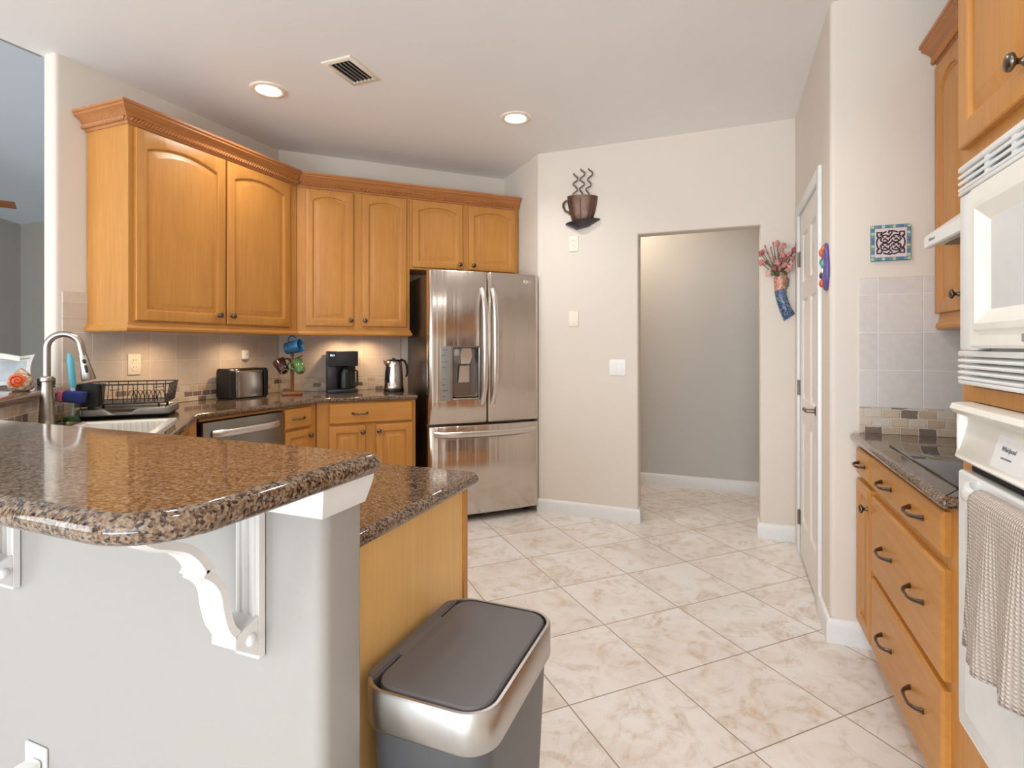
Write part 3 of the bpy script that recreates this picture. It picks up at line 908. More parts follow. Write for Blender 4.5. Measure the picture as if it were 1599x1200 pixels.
# dishwasher
d = thing('dishwasher', 'stainless steel dishwasher under the left granite worktop', 'dishwasher', (-2.53, 1.992, 0), PI / 2)
b = B(); b.box(.004, .552, .02, .55, .10, .866); b.obj('tub', 'void', d)
b = B(); b.box(.004, .552, -.022, .019, .115, .862, .005); dd = b.obj('door', steel('dishwasher_steel', srgb(150, 146, 140), .3, 'x', .01), d)
b = B(); pts = []
for k in range(21):
    u = 2 * k / 20 - 1; pts.append((.278 + .222 * u, -.028 - .040 * (1 - u ** 8) - .008 * (1 - u * u), .800))
b.tube(pts, [(.008, .019)] * 21, 12, flat=(0, 0, 1)); b.obj('handle', 'chrome', dd, ang=60)
b = B(); b.box(.004, .552, .05, .09, 0, .099); b.obj('toe_kick', 'void', d)
b = B(); b.box(-.002, .556, -.002, .02, .868, .883); b.obj('filler_strip', 'woodx', d)

# microwave
mw = thing('microwave', 'cream built-in microwave with louvred trim above the oven', 'microwave', (.52, 1.582, 0), -PI / 2)
ml, mr, mz0, mz1 = .058, TW - .058, 1.1745, 1.666
b = B(); b.box(ml + .012, mr - .012, .0, .42, mz0 + .006, mz1 - .006); b.obj('body', 'app_white', mw)
def louvre(name, z0, z1, n, parent, bars=True):
    b = B()
    h = (z1 - z0)
    b.box(ml, mr, -.006, -.0005, z0, z1, .002)
    b.box(ml, mr, -.030, -.006, z1 - .013, z1, .004); b.box(ml, mr, -.030, -.006, z0, z0 + .010, .004)
    for k in range(n):
        zc = z0 + .010 + (h - .023) * (k + .5) / n
        m = Matrix.Translation((0, -.019, zc)) @ Matrix.Rotation(.35, 4, 'X')
        b.box(ml, mr, -.011, .011, -.0032, .0032, .0015, 1, mat=m)
    b.box(ml, ml + .04, -.016, -.006, z0 + .009, z1 - .012)
    if bars:
        for q in range(1, 6):
            xx = ml + (mr - ml) * q / 6 + .02; b.box(xx - .006, xx + .006, -.026, -.006, z0 + .009, z1 - .012)
    o = b.obj(name, 'app_white', parent)
    b = B(); b.box(ml + .041, mr - .03, -.0075, -.0062, z0 + .011, z1 - .014); b.obj('louvre_gap', 'void', o)
    return o
louvre('upper_louvre', 1.600, mz1, 3, mw)
louvre('lower_louvre', mz0, 1.250, 4, mw, False)
for xa_, xb_ in ((ml, ml + .088), (mr - .05, mr)):
    b = B(); b.box(xa_, xb_, -.026, -.0005, 1.251, 1.599, .004); b.obj('side_trim', 'app_white', mw)
# door with a raised window surround
b = B()
X0, X1, Z0, Z1 = ml + .092, mr - .054, 1.256, 1.594
lp = lambda d, y: [(X0 + d, y, Z0 + d), (X1 - d, y, Z0 + d), (X1 - d, y, Z1 - d), (X0 + d, y, Z1 - d)]
b.loops([lp(0, -.001), lp(0, -.034), lp(.006, -.040), lp(.034, -.040), lp(.038, -.046), lp(.050, -.048), lp(.085, -.030)], True, True)
md = b.obj('door', 'appliance', mw, ang=25)
b = B(); b.box(X0 + .088, X1 - .088, -.0335, -.0308, Z0 + .088 - .02, Z1 - .088 + .02)
o = b.obj('window', plain('microwave_window', srgb(214, 214, 213), .12), md); o['label'] = 'pale grey mesh window'
b = B(); b.box(X0 + .225, X0 + .262, -.0412, -.0402, Z0 + .012, Z0 + .026, .0004, 1); b.obj('badge', plain('grey_badge', srgb(150, 148, 146), .4), md)

# wall oven
ov = thing('wall_oven', 'cream built-in wall oven below the microwave with a bar handle', 'oven', (.52, 1.582, 0), -PI / 2)
b = B(); b.box(ml + .012, mr - .012, 0.0, .5, .412, 1.128); b.obj('body', 'app_white', ov)
b = B()
prof = [(-.0005, 1.004), (-.030, 1.004), (-.036, 1.010), (-.034, 1.020), (-.018, 1.085), (-.018, 1.100), (-.028, 1.106), (-.040, 1.110), (-.046, 1.120), (-.042, 1.131), (-.030, 1.1335), (-.0005, 1.1335)]
xs_ = [ml, ml + .004, mr - .004, mr]
b.loops([[(x, y * (.85 if i in (0, 3) else 1), z) for y, z in prof] for i, x in enumerate(xs_)])
# end cheeks close the concave panel
b.box(ml, ml + .02, -.034, -.001, 1.008, 1.125, .008)
cpn = b.obj('control_panel', 'appliance', ov, ang=50)
b = B()
m = Matrix.Translation((ml + .172, -.0300, 1.022)) @ Matrix.Rotation(-.24, 4, 'X')
b.box(0, .14, -.0035, -.0015, 0, .064, mat=m); cd = b.obj('card', 'white', ov); cd['label'] = 'white paper card with logo'
gp = plain('card_print', srgb(96, 98, 106), .5)
text('card_text', 'Whirlpool', .0135, cd, m @ Vector((.055, -.0042, .040)), (PI / 2 - .24, 0, 0), gp, .0002, .3)
text('card_text', 'HOME APPLIANCES', .0048, cd, m @ Vector((.055, -.0042, .022)), (PI / 2 - .24, 0, 0), gp, .0002)
b = B(); b.box(ml + .02, mr - .02, -.010, -.0005, .982, 1.0035); b.obj('vent_gap', 'void', ov)
b = B(); b.box(ml, mr, -.030, -.0005, .410, .981, .008, 3); odoor = b.obj('door', 'app_white', ov)
b = B(); b.box(ml + .05, mr - .05, -.0325, -.0302, .455, .90, .001, 1)
o = b.obj('window', plain('white_oven_glass', srgb(222, 222, 219), .08), odoor); o['label'] = 'white glass window'
b = B(); b.box(ml, mr, -.026, -.0005, .404, .4095); b.obj('bottom_trim', 'app_white', ov)
b = B()
hx0, hx1 = ml + .108, mr - .108
pts = [(hx0, -.031, .952), (hx0 + .003, -.044, .954), (hx0 + .016, -.055, .955), (hx0 + .04, -.058, .955), (hx1 - .04, -.058, .955), (hx1 - .016, -.055, .955), (hx1 - .003, -.044, .954), (hx1, -.031, .952)]
b.tube(pts, [(.010, .024), (.011, .024), (.010, .021), (.009, .015), (.009, .015), (.010, .021), (.011, .024), (.010, .024)], 12, flat=(0, 0, 1))
b.obj('handle', 'app_white', odoor, ang=60)

# towel over the oven handle
tw = NT('waffle_towel')
v = tw.coords()
def wav(dirn, sc, prof='SIN'):
    n = tw.node('ShaderNodeTexWave', wave_type='BANDS', bands_direction=dirn, wave_profile=prof)
    n.inputs['Scale'].default_value = sc; n.inputs['Distortion'].default_value = .8; n.inputs['Detail Scale'].default_value = 2
    tw.link(v, n.inputs['Vector']); return n.outputs['Fac']
mm = tw.node('ShaderNodeMath', operation='MULTIPLY'); tw.link(wav('X', 42), mm.inputs[0]); tw.link(wav('Z', 42), mm.inputs[1])
tw.link(tw.ramp(mm.outputs[0], [(.0, srgb(178, 163, 150)), (.5, srgb(216, 203, 192))]), tw.b.inputs['Base Color'])
tw.set(Roughness=.9); tw.bump(mm.outputs[0], .9, .004)
b = B()
NX, rows = 44, []
prof = [(-.0645, .700)]
def tow_path(u):
    """u 0..1 across; returns the strip from back bottom over the bar to the front bottom"""
    wv = .012 * math.sin(u * 19 + .6) + .006 * math.sin(u * 41)
    pts = []
    for k in range(5): pts.append((-.0400, .72 + (.940 - .72) * k / 4, 0))
    for k in range(7):
        a_ = PI * k / 6
        pts.append((-.058 + .018 * math.cos(a_), .955 + .020 * math.sin(a_), 0))
    n = 16
    for k in range(1, n + 1):
        q = k / n
        pts.append((-.076 - .004 * q + wv * q ** .8 * (1 if wv < 0 else .8), .955 - (.300 + .010 * math.sin(u * 7)) * q, q))
    return pts
lp_ = []
TX0, TX1 = .262, .60
vs = []
for i in range(NX + 1):
    u = i / NX
    col = []
    for (y, z, q) in tow_path(u):
        x = TX0 + (TX1 - TX0) * u - .036 * q ** 1.6 * (1 - u) ** 2
        col.append(b.bm.verts.new((x, min(y, -.0395), z)))
    vs.append(col)
for i in range(NX):
    for k in range(len(vs[0]) - 1): b.bm.faces.new((vs[i][k], vs[i + 1][k], vs[i + 1][k + 1], vs[i][k + 1]))
o = b.obj('towel', tw.m, None, ang=180, loc=(.52, 1.582, 0), rot=(0, 0, -PI / 2))
md_ = o.modifiers.new('thick', 'SOLIDIFY'); md_.thickness = .004; md_.offset = 1
tag(o, 'beige waffle-knit towel hanging over the oven door handle', 'towel')
# range hood
hd = thing('range_hood', 'white slim range hood jutting out between wall cabinet and oven tower', 'range hood', (.645, 2.300, 0), -PI / 2)
b = B()
HWd = .712
pr = [(0, 1.606), (0, 1.640), (.004, 1.646), (.14, 1.748), (.476, 1.748), (.476, 1.606), (.40, 1.612), (.03, 1.612), (.02, 1.604), (.006, 1.602)]
b.loops([[(x, y, z) for y, z in pr] for x in (0, HWd)]); b.obj('shell', 'app_white', hd, ang=30)
b = B(); b.box(.03, HWd - .03, .05, .38, 1.607, 1.611); b.obj('filter', steel('hood_filter', srgb(120, 125, 128), .4, 'n', 0), hd)
text('brand_text', 'Whirlpool', .014, hd, (.075, -.0008, 1.624), (PI / 2, 0, 0), 'grey_panel', .0003, .3)
# cooktop
ck = thing('cooktop', 'black glass electric cooktop set into the short granite worktop', 'cooktop', (.548, 2.335, .897), -PI / 2)
CWd, CDp = .70, .47
b = B(); b.box(0, CWd, 0, CDp, .0003, .0065, .003, 2); b.obj('glass_top', plain('cooktop_glass', srgb(42, 50, 56), .05, coat=.5), ck)
gr = plain('burner_print', srgb(96, 102, 106), .3)
for x, y, r in ((.17, .13, .095), (.17, .35, .075), (.50, .13, .075), (.50, .35, .11)):
    b = B(); n = 40
    for rr in (r, r * .62):
        b.loops([[(x + q * math.cos(2 * PI * k / n), y + q * math.sin(2 * PI * k / n), .0068) for k in range(n)] for q in (rr, rr - .004)], False, False)
    b.obj('burner_ring', gr, ck)
for k in range(4):
    b = B(); b.lathe([(.019, 0), (.018, .018), (.015, .022)], 18, Matrix.Translation((.645, .12 + .075 * k, .0065))); b.obj('control_knob', 'black', ck)

# ================================================================== SINK CORNER  (local x = diagonal b reversed)
def abz(a, bb, z): return (*ab(a, bb), z)
sk_ = thing('kitchen_sink', 'white corner sink with a ribbed draining edge in the granite worktop', 'sink')
b = B()
sq = lambda d, z: [(*ab(SINK_A[0] + d, SINK_B[0] + d), z), (*ab(SINK_A[0] + d, SINK_B[1] - d), z), (*ab(SINK_A[1] - d, SINK_B[1] - d), z), (*ab(SINK_A[1] - d, SINK_B[0] + d), z)]
b.loops([sq(0, CZ + .0005), sq(.002, CZ + .010), sq(.008, CZ + .013), sq(.030, CZ + .012), sq(.036, CZ + .006), sq(.045, CZ - .165), sq(.06, CZ - .175)], False, True)
b.obj('basin', plain('sink_enamel', srgb(232, 226, 216), .2), sk_, ang=40)
b = B()
mid = (SINK_B[0] + SINK_B[1]) / 2
a0, a1 = SINK_A[0] + .04, SINK_A[1] - .04
pts = [ab(a0, mid - .012), ab(a1, mid - .012), ab(a1, mid + .012), ab(a0, mid + .012)]
b.prism([pts[0], pts[3], pts[2], pts[1]], CZ - .172, CZ - .02); b.obj('divider', plain('sink_divider', srgb(232, 226, 216), .2), sk_)
for bb in (mid - .2, mid + .2):
    b = B(); b.lathe([(.03, CZ - .1748), (.042, CZ - .173), (.042, CZ - .1745)], 20, Matrix.Translation((*ab((a0 + a1) / 2, bb), 0))); b.obj('drain', 'nickel', sk_)
for k in range(9):
    b = B()
    bb = SINK_B[0] + .046; aa = SINK_A[0] + .12 + .022 * k
    p, q = ab(aa, bb), ab(aa + .006, bb + .004)
    b.tube([(*ab(aa, bb), CZ - .04), (*ab(aa, bb), CZ + .004)], .004, 6); b.obj('rib', plain('sink_rib', srgb(232, 226, 216), .25), sk_)
# faucet
fx, fyw = -2.565, 1.338
fc = thing('kitchen_faucet', 'brushed nickel pull-down faucet arching over the corner sink', 'faucet', (fx, fyw, CZ), PI / 4)
b = B(); b.lathe([(.030, 0), (.030, .005), (.027, .010), (.0265, .05), (.0235, .11), (.0195, .165), (.0175, .192), (.0175, .1995)], 24); b.obj('base', 'nickel', fc, ang=40)
b = B(); b.lathe([(.017, .2), (.0225, .203), (.0230, .217), (.020, .221), (.014, .223)], 24); b.obj('collar', 'nickel', fc, ang=40)
b = B(); pts = [(0, 0, .222), (0, 0, .28), (0, 0, .335)]
Rr = .056
for k in range(1, 17):
    a_ = PI - (PI - .10) * k / 16
    pts.append((Rr + Rr * math.cos(a_), 0, .338 + Rr * math.sin(a_)))
dirv = (Vector(pts[-1]) - Vector(pts[-2])).normalized()
pts.append(tuple(Vector(pts[-1]) + dirv * .034)); e = Vector(pts[-1])
b.tube(pts, .0128, 14); b.obj('spout', 'nickel', fc, ang=60)
b = B()
hp = lambda s: e + dirv * s
b.tube([hp(.0005), hp(.010), hp(.012), hp(.05), hp(.104), hp(.110)], [.0142, .0142, .0150, .0185, .0255, .0235], 18)
hs = b.obj('spray_head', 'nickel', fc, ang=50)
b = B()
side = Vector((.25, -1, 0)).normalized()
for s0, ln in ((.026, .006), (.050, .024)):
    b2 = B(); c0 = hp(s0) + side * .0135; c1 = hp(s0 + ln) + side * .0165
    b2.tube([c0, c1], .0068, 10); b2.ball(c0, .0068); b2.ball(c1, .0068); b2.obj('button', 'black', hs)
b.tube([(0, .020, .08), (0, .046, .085)], .010, 12); b.tube([(0, .042, .085), (.002, .062, .115), (.003, .066, .145)], [.006, .005, .004], 10); b.obj('lever', 'nickel', fc, ang=50)
# soap glass with brush and sponge, behind the faucet
gl = thing('glass_tumbler', 'clear glass tumbler with green base holding the brush behind the faucet', 'glass', (-2.747, 1.527, CZ + .0005))
b = B(); b.lathe([(.034, 0), (.041, .10), (.0385, .10), (.032, .008)], 28, None, True, True); b.obj('cup', glass('tumbler_glass', (.95, .97, .96, 1)), gl, ang=50)
b = B(); b.lathe([(.030, .009), (.033, .026)], 24); b.obj('soap', plain('green_soap', srgb(40, 120, 70), .3), gl)
o = None
b = B(); b.tube([(0, 0, .030), (.002, .001, .10), (.004, .002, .155)], [.006, .007, .009], 12)
wt = plain('brush_white', srgb(206, 214, 214), .4); tq = plain('brush_turquoise', srgb(84, 172, 190), .4)
br_ = thing('dish_brush', 'turquoise and white dish brush standing upright in the glass tumbler', 'brush', (-2.745, 1.529, CZ + .001))
b.obj('ferrule', wt, br_)
b = B(); b.tube([(.0041, .002, .1555), (.003, .002, .17), (-.010, .000, .27), (-.018, -.001, .302), (-.021, -.001, .312)], [.0105, .0125, .0125, .008, .003], 12); b.obj('brush_handle', tq, br_)
sp = thing('sponge', 'blue and pink scrubbing sponge resting across the glass tumbler', 'sponge', (-2.738, 1.520, CZ + .092), .55)
b = B(); b.box(-.026, .052, -.022, .022, .0, .052, .008, 3, mat=Matrix.Rotation(.12, 4, 'Y')); b.obj('foam', plain('sponge_blue', srgb(38, 52, 120), .8, bump=.3, nscale=120), sp)
b = B(); b.box(-.050, -.0265, -.022, .022, .0, .048, .006, 3, mat=Matrix.Rotation(.12, 4, 'Y')); b.obj('scrubber', plain('sponge_pink', srgb(190, 92, 110), .85, bump=.4, nscale=160), sp)

# dish rack on its grey tray (local x along a, local y towards the wall)
AX0, AX1, BY0, BY1 = -.868, -.490, -3.07, -3.375
tr = thing('drip_tray', 'grey plastic drip tray with black underside beneath the dish rack', 'tray', (*ab(AX0, BY0), CZ), PI / 4)
TL, TDp = AX1 - AX0, BY0 - BY1
b = B(); o_ = rrect(0, TL, 0, TDp, .03)
lp = lambda d, z: [(x, y, z) for x, y in offset(o_, d)]
b.loops([lp(.02, .0005), lp(.004, .012), lp(.0, .016), lp(.02, .017)], True, True); b.obj('base', 'black', tr)
b = B()
n = len(o_)
def wavy(d, z, amp):
    out = []
    for x, y in offset(o_, d):
        f = math.exp(-((x - TL * .47) / .055) ** 4)
        out.append((x, y, z - amp * f * (1 if y < TDp * .5 else 0)))
    return out
# denser outline so that the front dip reads
dense = []
for i in range(n):
    p, q = Vector(o_[i]), Vector(o_[(i + 1) % n])
    k = max(1, int((q - p).length / .015))
    dense += [tuple(p + (q - p) * j / k) for j in range(k)]
o_ = dense
lp = wavy
b.loops([lp(.004, .0175, 0), lp(.001, .024, .004), lp(.004, .046, .026), lp(.014, .050, .026), lp(.030, .046, .024), lp(.04, .030, .010), lp(.06, .026, .006)], False, True)
b.obj('rim', 'grey_panel', tr, ang=50)
rk = thing('dish_rack', 'black wire dish rack standing on the grey drip tray', 'dish rack', (*ab(AX0 + .018, BY0 - .018), CZ + .036), PI / 4)
RL, RD, Z0r, Z1r = TL - .040, TDp - .040, .034, .126
fl = .016
ring = lambda d, z: [(-d, -d, z), (RL + d, -d, z), (RL + d, RD + d, z), (-d, RD + d, z)]
b = B()
for d_, z_, r_ in ((fl, Z1r, .0032), (0, Z0r, .0028)):
    pts = ring(d_, z_); pts = [(x, y, z_) for x, y in fillet([(p[0], p[1]) for p in pts], {0: .03, 1: .03, 2: .03, 3: .03}, 5)]
    b.tube(pts + [pts[0]], r_, 8)
b.obj('frame', 'blackmatt', rk, ang=60)
nw = 0
for k in range(9):
    f = k / 8; x = RL * f
    for y0, y1 in ((0, -fl), (RD, RD + fl)):
        b = B(); xt = -fl + .02 + (RL + 2 * fl - .04) * f
        b.tube([(x, y0, Z0r), (xt, y1, Z1r)], .0018, 6); b.obj('wire', 'blackmatt', rk)
for k in range(7):
    f = (k + .5) / 7; y = RD * f
    for x0, x1 in ((0, -fl), (RL, RL + fl)):
        b = B(); b.tube([(x0, y, Z0r), (x1, -fl + .02 + (RD + 2 * fl - .04) * f, Z1r)], .0024, 6); b.obj('wire', 'blackmatt', rk)
for k in range(12):
    x = RL * (k + .5) / 12
    b = B(); b.tube([(x, 0, Z0r), (x, RD, Z0r)], .0018, 6); b.obj('floor_wire', 'blackmatt', rk)
for k in range(8):
    b = B(); x = RL * .52 + .018 * k
    pts = [(x + .01 * math.cos(PI * j / 6) , RD * .45 + .045 * math.cos(PI * j / 6), Z0r + .055 * math.sin(PI * j / 6)) for j in range(7)]
    b.tube(pts, .0018, 6); b.obj('plate_holder', 'blackmatt', rk)
b = B(); b.box(.0, RL, .03, RD - .03, Z0r - .004, Z0r + .001); b.obj('mat', 'charcoal', rk)
b = B()
o_ = rrect(-fl - .002, .085, -fl - .008, .072, .012)
b.loops([[(x * .92, y * .92, Z0r - .008) for x, y in o_], [(x, y, Z1r + .004) for x, y in o_], [(x * .97 + .001, y * .97, Z1r + .004) for x, y in o_], [(x * .88 + .001, y * .88, Z0r - .002) for x, y in o_]])
cc = b.obj('cutlery_holder', 'black', rk); cc['label'] = 'solid black cutlery cup'
for x in (.03, RL - .03):
    for y in (.02, RD - .02):
        b = B(); b.tube([(x, y, Z0r - .0005), (x, y, -.004)], [.004, .006], 8); b.obj('foot', 'blackmatt', rk)

# toaster
ts = thing('toaster', 'long slot steel toaster with black ends on the granite under the wide cabinet', 'toaster', (-2.936, 2.532, CZ + .0005), PI / 2 - .10)
TLn, TDd, TH_ = .285, .155, .197
b = B(); b.box(.012, TLn - .012, .008, TDd - .008, 0, .012); b.obj('foot', 'black', ts)
b = B()
sec = lambda x, k: [(x, y, z) for y, z in [(TDd * .5 + (yy - .5) * TDd * k, .012 + zz * (TH_ - .012)) for yy, zz in ((.0, 0), (0, .85), (.04, .95), (.12, 1), (.88, 1), (.96, .95), (1, .85), (1, 0))]]
b.loops([sec(.040, .90), sec(.046, .955), sec(.056, .99), sec(.068, 1), sec(TLn - .068, 1), sec(TLn - .056, .99), sec(TLn - .046, .955), sec(TLn - .04, .90)]); sh_ = b.obj('shell', steel('toaster_steel', srgb(158, 148, 138), .14, 'n', 0), ts, ang=60)
for xa, xb in ((0, .0398), (TLn - .0398, TLn)):
    b = B(); lo, hi = (.86, .985) if xa == 0 else (.985, .86); b.loops([sec(xa, lo), sec(xa + .012, max(lo, .95)), sec(xb - .012, max(hi, .95)), sec(xb, hi)]); ec = b.obj('end_cap', 'black', ts, ang=50)
for k, z in enumerate((.07, .095, .12, .145)):
    b = B(); b.ball((TLn - .018, .004, z), .006, 2, (1, .4, 1)); b.obj('button', 'charcoal', ts)
b = B(); b.box(.05, TLn - .05, TDd * .4, TDd * .6, TH_ - .0005, TH_ + .0012); b.obj('slot', 'void', ts)
# wooden mug tree with three mugs
MT = (-2.868, 2.985)
mt = thing('mug_tree', 'wooden mug tree with square base holding three mugs on the corner worktop', 'mug tree', (*MT, CZ + .0005), PI / 4)
mw_ = wood('walnut_mug_tree', srgb(112, 66, 34), srgb(146, 92, 52))
b = B(); b.box(-.068, .068, -.068, .068, 0, .022, .006, 2); b.obj('base', mw_, mt)
b = B(); b.box(-.0125, .0125, -.0125, .0125, .0222, .375, .003, 2); b.obj('post', mw_, mt)
for z, ang in ((.345, -.5), (.240, PI - .35), (.250, -.15)):
    b = B(); dx, dy = math.cos(ang), math.sin(ang)
    b.tube([(dx * .0125, dy * .0125, z), (dx * .07, dy * .07, z + .028)], .005, 8); b.obj('peg', mw_, mt)
def mug(label, loc, axis, hdir, mat, inner, r=.040, h=.098, taper=.8):
    """axis: direction from base to mouth, hdir: towards the handle"""
    ax = Vector(axis).normalized(); hd_ = Vector(hdir); hd_ = (hd_ - ax * hd_.dot(ax)).normalized(); sd = ax.cross(hd_)
    rot = Matrix((hd_, sd, ax)).transposed().to_4x4()
    t = thing('mug', label, 'mug', loc, 0, 'mugs on the mug tree')
    b = B(); b.lathe([(r * taper * .8, -h / 2), (r * taper, -h / 2 + .008), (r, h / 2 - .002), (r - .002, h / 2), (r - .004, h / 2 - .002), (r * taper - .004, -h / 2 + .010), (.004, -h / 2 + .008)], 28, rot)
    b.obj('cup', mat, t, ang=50)
    b = B(); pts = [rot @ Vector((r - .004 + .036 * math.sin(PI * k / 12), 0, .030 * math.cos(PI * k / 12) + .002)) for k in range(13)]
    b.tube(pts, [(.0075, .005)] * 13, 10); b.obj('mug_handle', mat, t, ang=60)
    b = B(); b.lathe([(r * taper * .62, -h / 2 - .0008), (r * taper * .8, -h / 2 - .0008), (r * taper * .8, -h / 2 + .0005), (r * taper * .62, -h / 2 + .0005)], 24, rot, False, False); b.obj('foot_ring', inner, t)
    return t
bl = plain('blue_glaze', srgb(44, 104, 148), .15, noise=.1); dk = plain('brown_glaze', srgb(62, 38, 34), .2, noise=.15); gn = plain('green_glaze', srgb(84, 124, 68), .2, noise=.1)
cr = plain('bare_clay', srgb(186, 180, 164), .5)
# view from the room: screen right is (.93,.37), towards the room is (.37,-.93)
Rt = Vector((.93, .37, 0)); Fw = Vector((.55, -.83, 0))
P = Vector((MT[0], MT[1], CZ))
mug('blue glazed mug hanging sideways at the top of the mug tree', P + Fw * .055 + Rt * .018 + Vector((0, 0, .338)), Rt * 1.0 + Vector((0, 0, .22)) + Fw * .15, Vector((0, 0, 1)), bl, cr, .047, .115, .88)
mug('dark brown mug hanging low on the side of the mug tree beside the toaster', P + Fw * .055 - Rt * .062 + Vector((0, 0, .200)), -Rt * .55 + Vector((0, 0, .75)) - Fw * .5, Rt + Vector((0, 0, 1.0)), dk, cr, .043, .10)
mug('green mug hanging low on the side of the mug tree beside the coffee maker', P + Fw * .055 + Rt * .058 + Vector((0, 0, .200)), -Rt * .42 + Vector((0, 0, .8)) - Fw * .45, -Rt + Vector((0, 0, 1.0)), gn, cr, .038, .10)

# coffee maker
cm = thing('coffee_maker', 'black boxy coffee maker with a blue lit clock on the far worktop', 'coffee maker', (*ab(.325, -4.145), CZ + .0005), PI / 4)
CWm, CHm, CDm = .212, .306, .22
b = B(); b.box(0, CWm, 0, CDm, 0, .026, .003); b.obj('base', 'charcoal', cm)
b = B(); b.box(0, .058, .004, CDm, .0262, .196, .003); b.box(.0582, CWm - .006, .10, CDm, .0262, .196); b.obj('body', 'charcoal', cm)
b = B(); b.box(.0, CWm, 0, CDm, .1965, CHm, .003); hdq = b.obj('brew_head', 'charcoal', cm)
b = B(); b.box(.003, .058, -.0015, -.0002, .199, CHm - .004); dsp = b.obj('display_panel', plain('gloss_black', srgb(8, 8, 10), .1), cm)
text('clock_digits', '8:13', .018, dsp, (.030, -.0018, .276), (PI / 2, 0, 0), glow('blue_digits', (.35, .62, 1, 1), 4))
cf = thing('coffee_carafe', 'black thermal carafe with a loop handle inside the coffee maker', 'carafe', (*ab(.325 + .125, -4.145 - .050), CZ + .027), PI / 4)
b = B(); b.lathe([(.040, 0), (.046, .006), (.046, .11), (.040, .135), (.028, .150)], 28, Matrix.Translation((0, 0, 0))); b.obj('body', 'black', cf, ang=40)
b = B(); b.tube([(.040, 0, .135), (.078, 0, .138), (.088, 0, .130), (.088, 0, .03), (.080, 0, .018), (.046, 0, .020)], [(.009, .007)] * 6, 10); b.obj('carafe_handle', 'black', cf, ang=60)
b = B(); b.lathe([(.029, .1505), (.030, .158), (.022, .164)], 24); b.obj('lid', 'black', cf)
# kettle
kt = thing('electric_kettle', 'stainless steel electric kettle with black handle beside the fridge', 'kettle', (*ab(.800, -4.14), CZ + .0005), PI / 4)
b = B(); b.lathe([(.076, 0), (.078, .006), (.076, .018), (.070, .020)], 32); b.obj('power_base', 'black', kt)
b = B(); b.lathe([(.072, .0205), (.074, .026), (.074, .042), (.072, .045), (.070, .12), (.062, .205), (.058, .226), (.054, .230)], 32); bd = b.obj('body', 'steel_plain', kt, ang=40)
b = B(); b.lathe([(.053, .2305), (.050, .238), (.030, .243), (.012, .244), (.012, .252), (.008, .254)], 28); b.obj('lid', 'black', kt)
b = B(); b.loops([[(-.050, -.020, .232), (-.050, .020, .232), (-.060, .014, .190), (-.060, -.014, .190)], [(-.082, -.010, .236), (-.082, .010, .236), (-.070, .007, .205), (-.070, -.007, .205)]]); b.obj('spout', 'steel_plain', kt)
b = B(); pts = [(.045, 0, .232), (.062, 0, .240), (.085, 0, .228), (.100, 0, .195), (.104, 0, .15), (.100, 0, .12), (.092, 0, .108)]
b.tube(pts, [(.011, .009)] * 5 + [(.010, .008), (.007, .006)], 12); b.obj('kettle_handle', 'black', kt, ang=60)
b = B(); b.box(-.014, .014, -.003, .003, .07, .19, .002, mat=Matrix.Rotation(-.8, 4, 'Z') @ Matrix.Translation((0, -.0685, 0)) @ Matrix.Rotation(.0, 4, 'X')); b.obj('water_gauge', 'black', kt)

# knife block in the corner by the cooktop
kb = thing('knife_block', 'black knife block with handles leaning out behind the cooktop corner', 'knife block', (1.02, 2.515, .8975), PI)
b = B()
b.loops([[(-.03, y, 0), (.09, y, 0), (.115, y, .10), (.02, y, .185)] for y in (-.05, .05)]); b.obj('block', 'black', kb)
for k, (y, s_) in enumerate(((-.032, 0), (.0, .02), (.032, -.01), (-.016, .05))):
    b = B(); o0 = Vector((.070 + .010 - s_ * .3, y, .146 + s_ * .5)); dv = Vector((.66, 0, .74)).normalized()
    b.tube([o0, o0 + dv * .05, o0 + dv * .105], [(.008, .011), (.009, .013), (.008, .012)], 8); b.obj('knife_handle', 'black', kb)

# ================================================================== TRASH CAN
tc = thing('trash_can', 'grey and steel rectangular trash can with a grey flip lid beside the peninsula', 'trash can')
X0, X1, Y0, Y1 = -.636, -.366, .812, 1.205
b = B()
R_ = .062
def ring_(d, z, n=8): return [(x, y, z) for x, y in rrect(X0 + d, X1 - d, Y0 + d, Y1 - d, max(.01, R_ - d), n)]
b.loops([ring_(.045, .004), ring_(.040, .012), ring_(.012, .575), ring_(.020, .575)], True, True); b.obj('body', 'grey_body', tc, ang=40)
b = B(); b.loops([ring_(.016, .566), ring_(.002, .566), ring_(0, .570), ring_(0, .634), ring_(.003, .638), ring_(.009, .638), ring_(.011, .628), ring_(.016, .58)], False, False)
o = b.obj('rim_band', 'steel_trash', tc, ang=50); o['label'] = 'brushed steel band around the top'
b = B()
def lid_(d, z, n=8): return [(x, y, z) for x, y in rrect(X0 + .026 + d, X1 - .0135 - d, Y0 + .0135 + d, Y1 - .0135 - d, max(.01, R_ - .0135 - d), n)]
b.loops([lid_(.002, .610), lid_(0, .630), lid_(.002, .637), lid_(.006, .640), lid_(.030, .6425), lid_(.034, .6425)], True, True)
b.box(X0 + .003, X0 + .036, Y0 + .115, Y1 - .115, .625, .6402, .002); b.obj('lid', 'grey_lid', tc, ang=30)
b = B()
hbp = fillet([(X0 - .001, Y0 + .03), (X0 + .0235, Y0 + .03), (X0 + .0235, Y1 - .03), (X0 - .001, Y1 - .03)], {0: .022, 3: .022}, 5)
b.loops([[(x, y, .567) for x, y in hbp], [(x, y, .636) for x, y in hbp], [(x, y, .6395) for x, y in offset(hbp, .003)]]); hb = b.obj('hinge_bar', 'grey_lid', tc)
b = B(); b.loops([ring_(.0125, .602), ring_(.030, .602)], False, False); b.obj('lid_gap', 'void', tc)
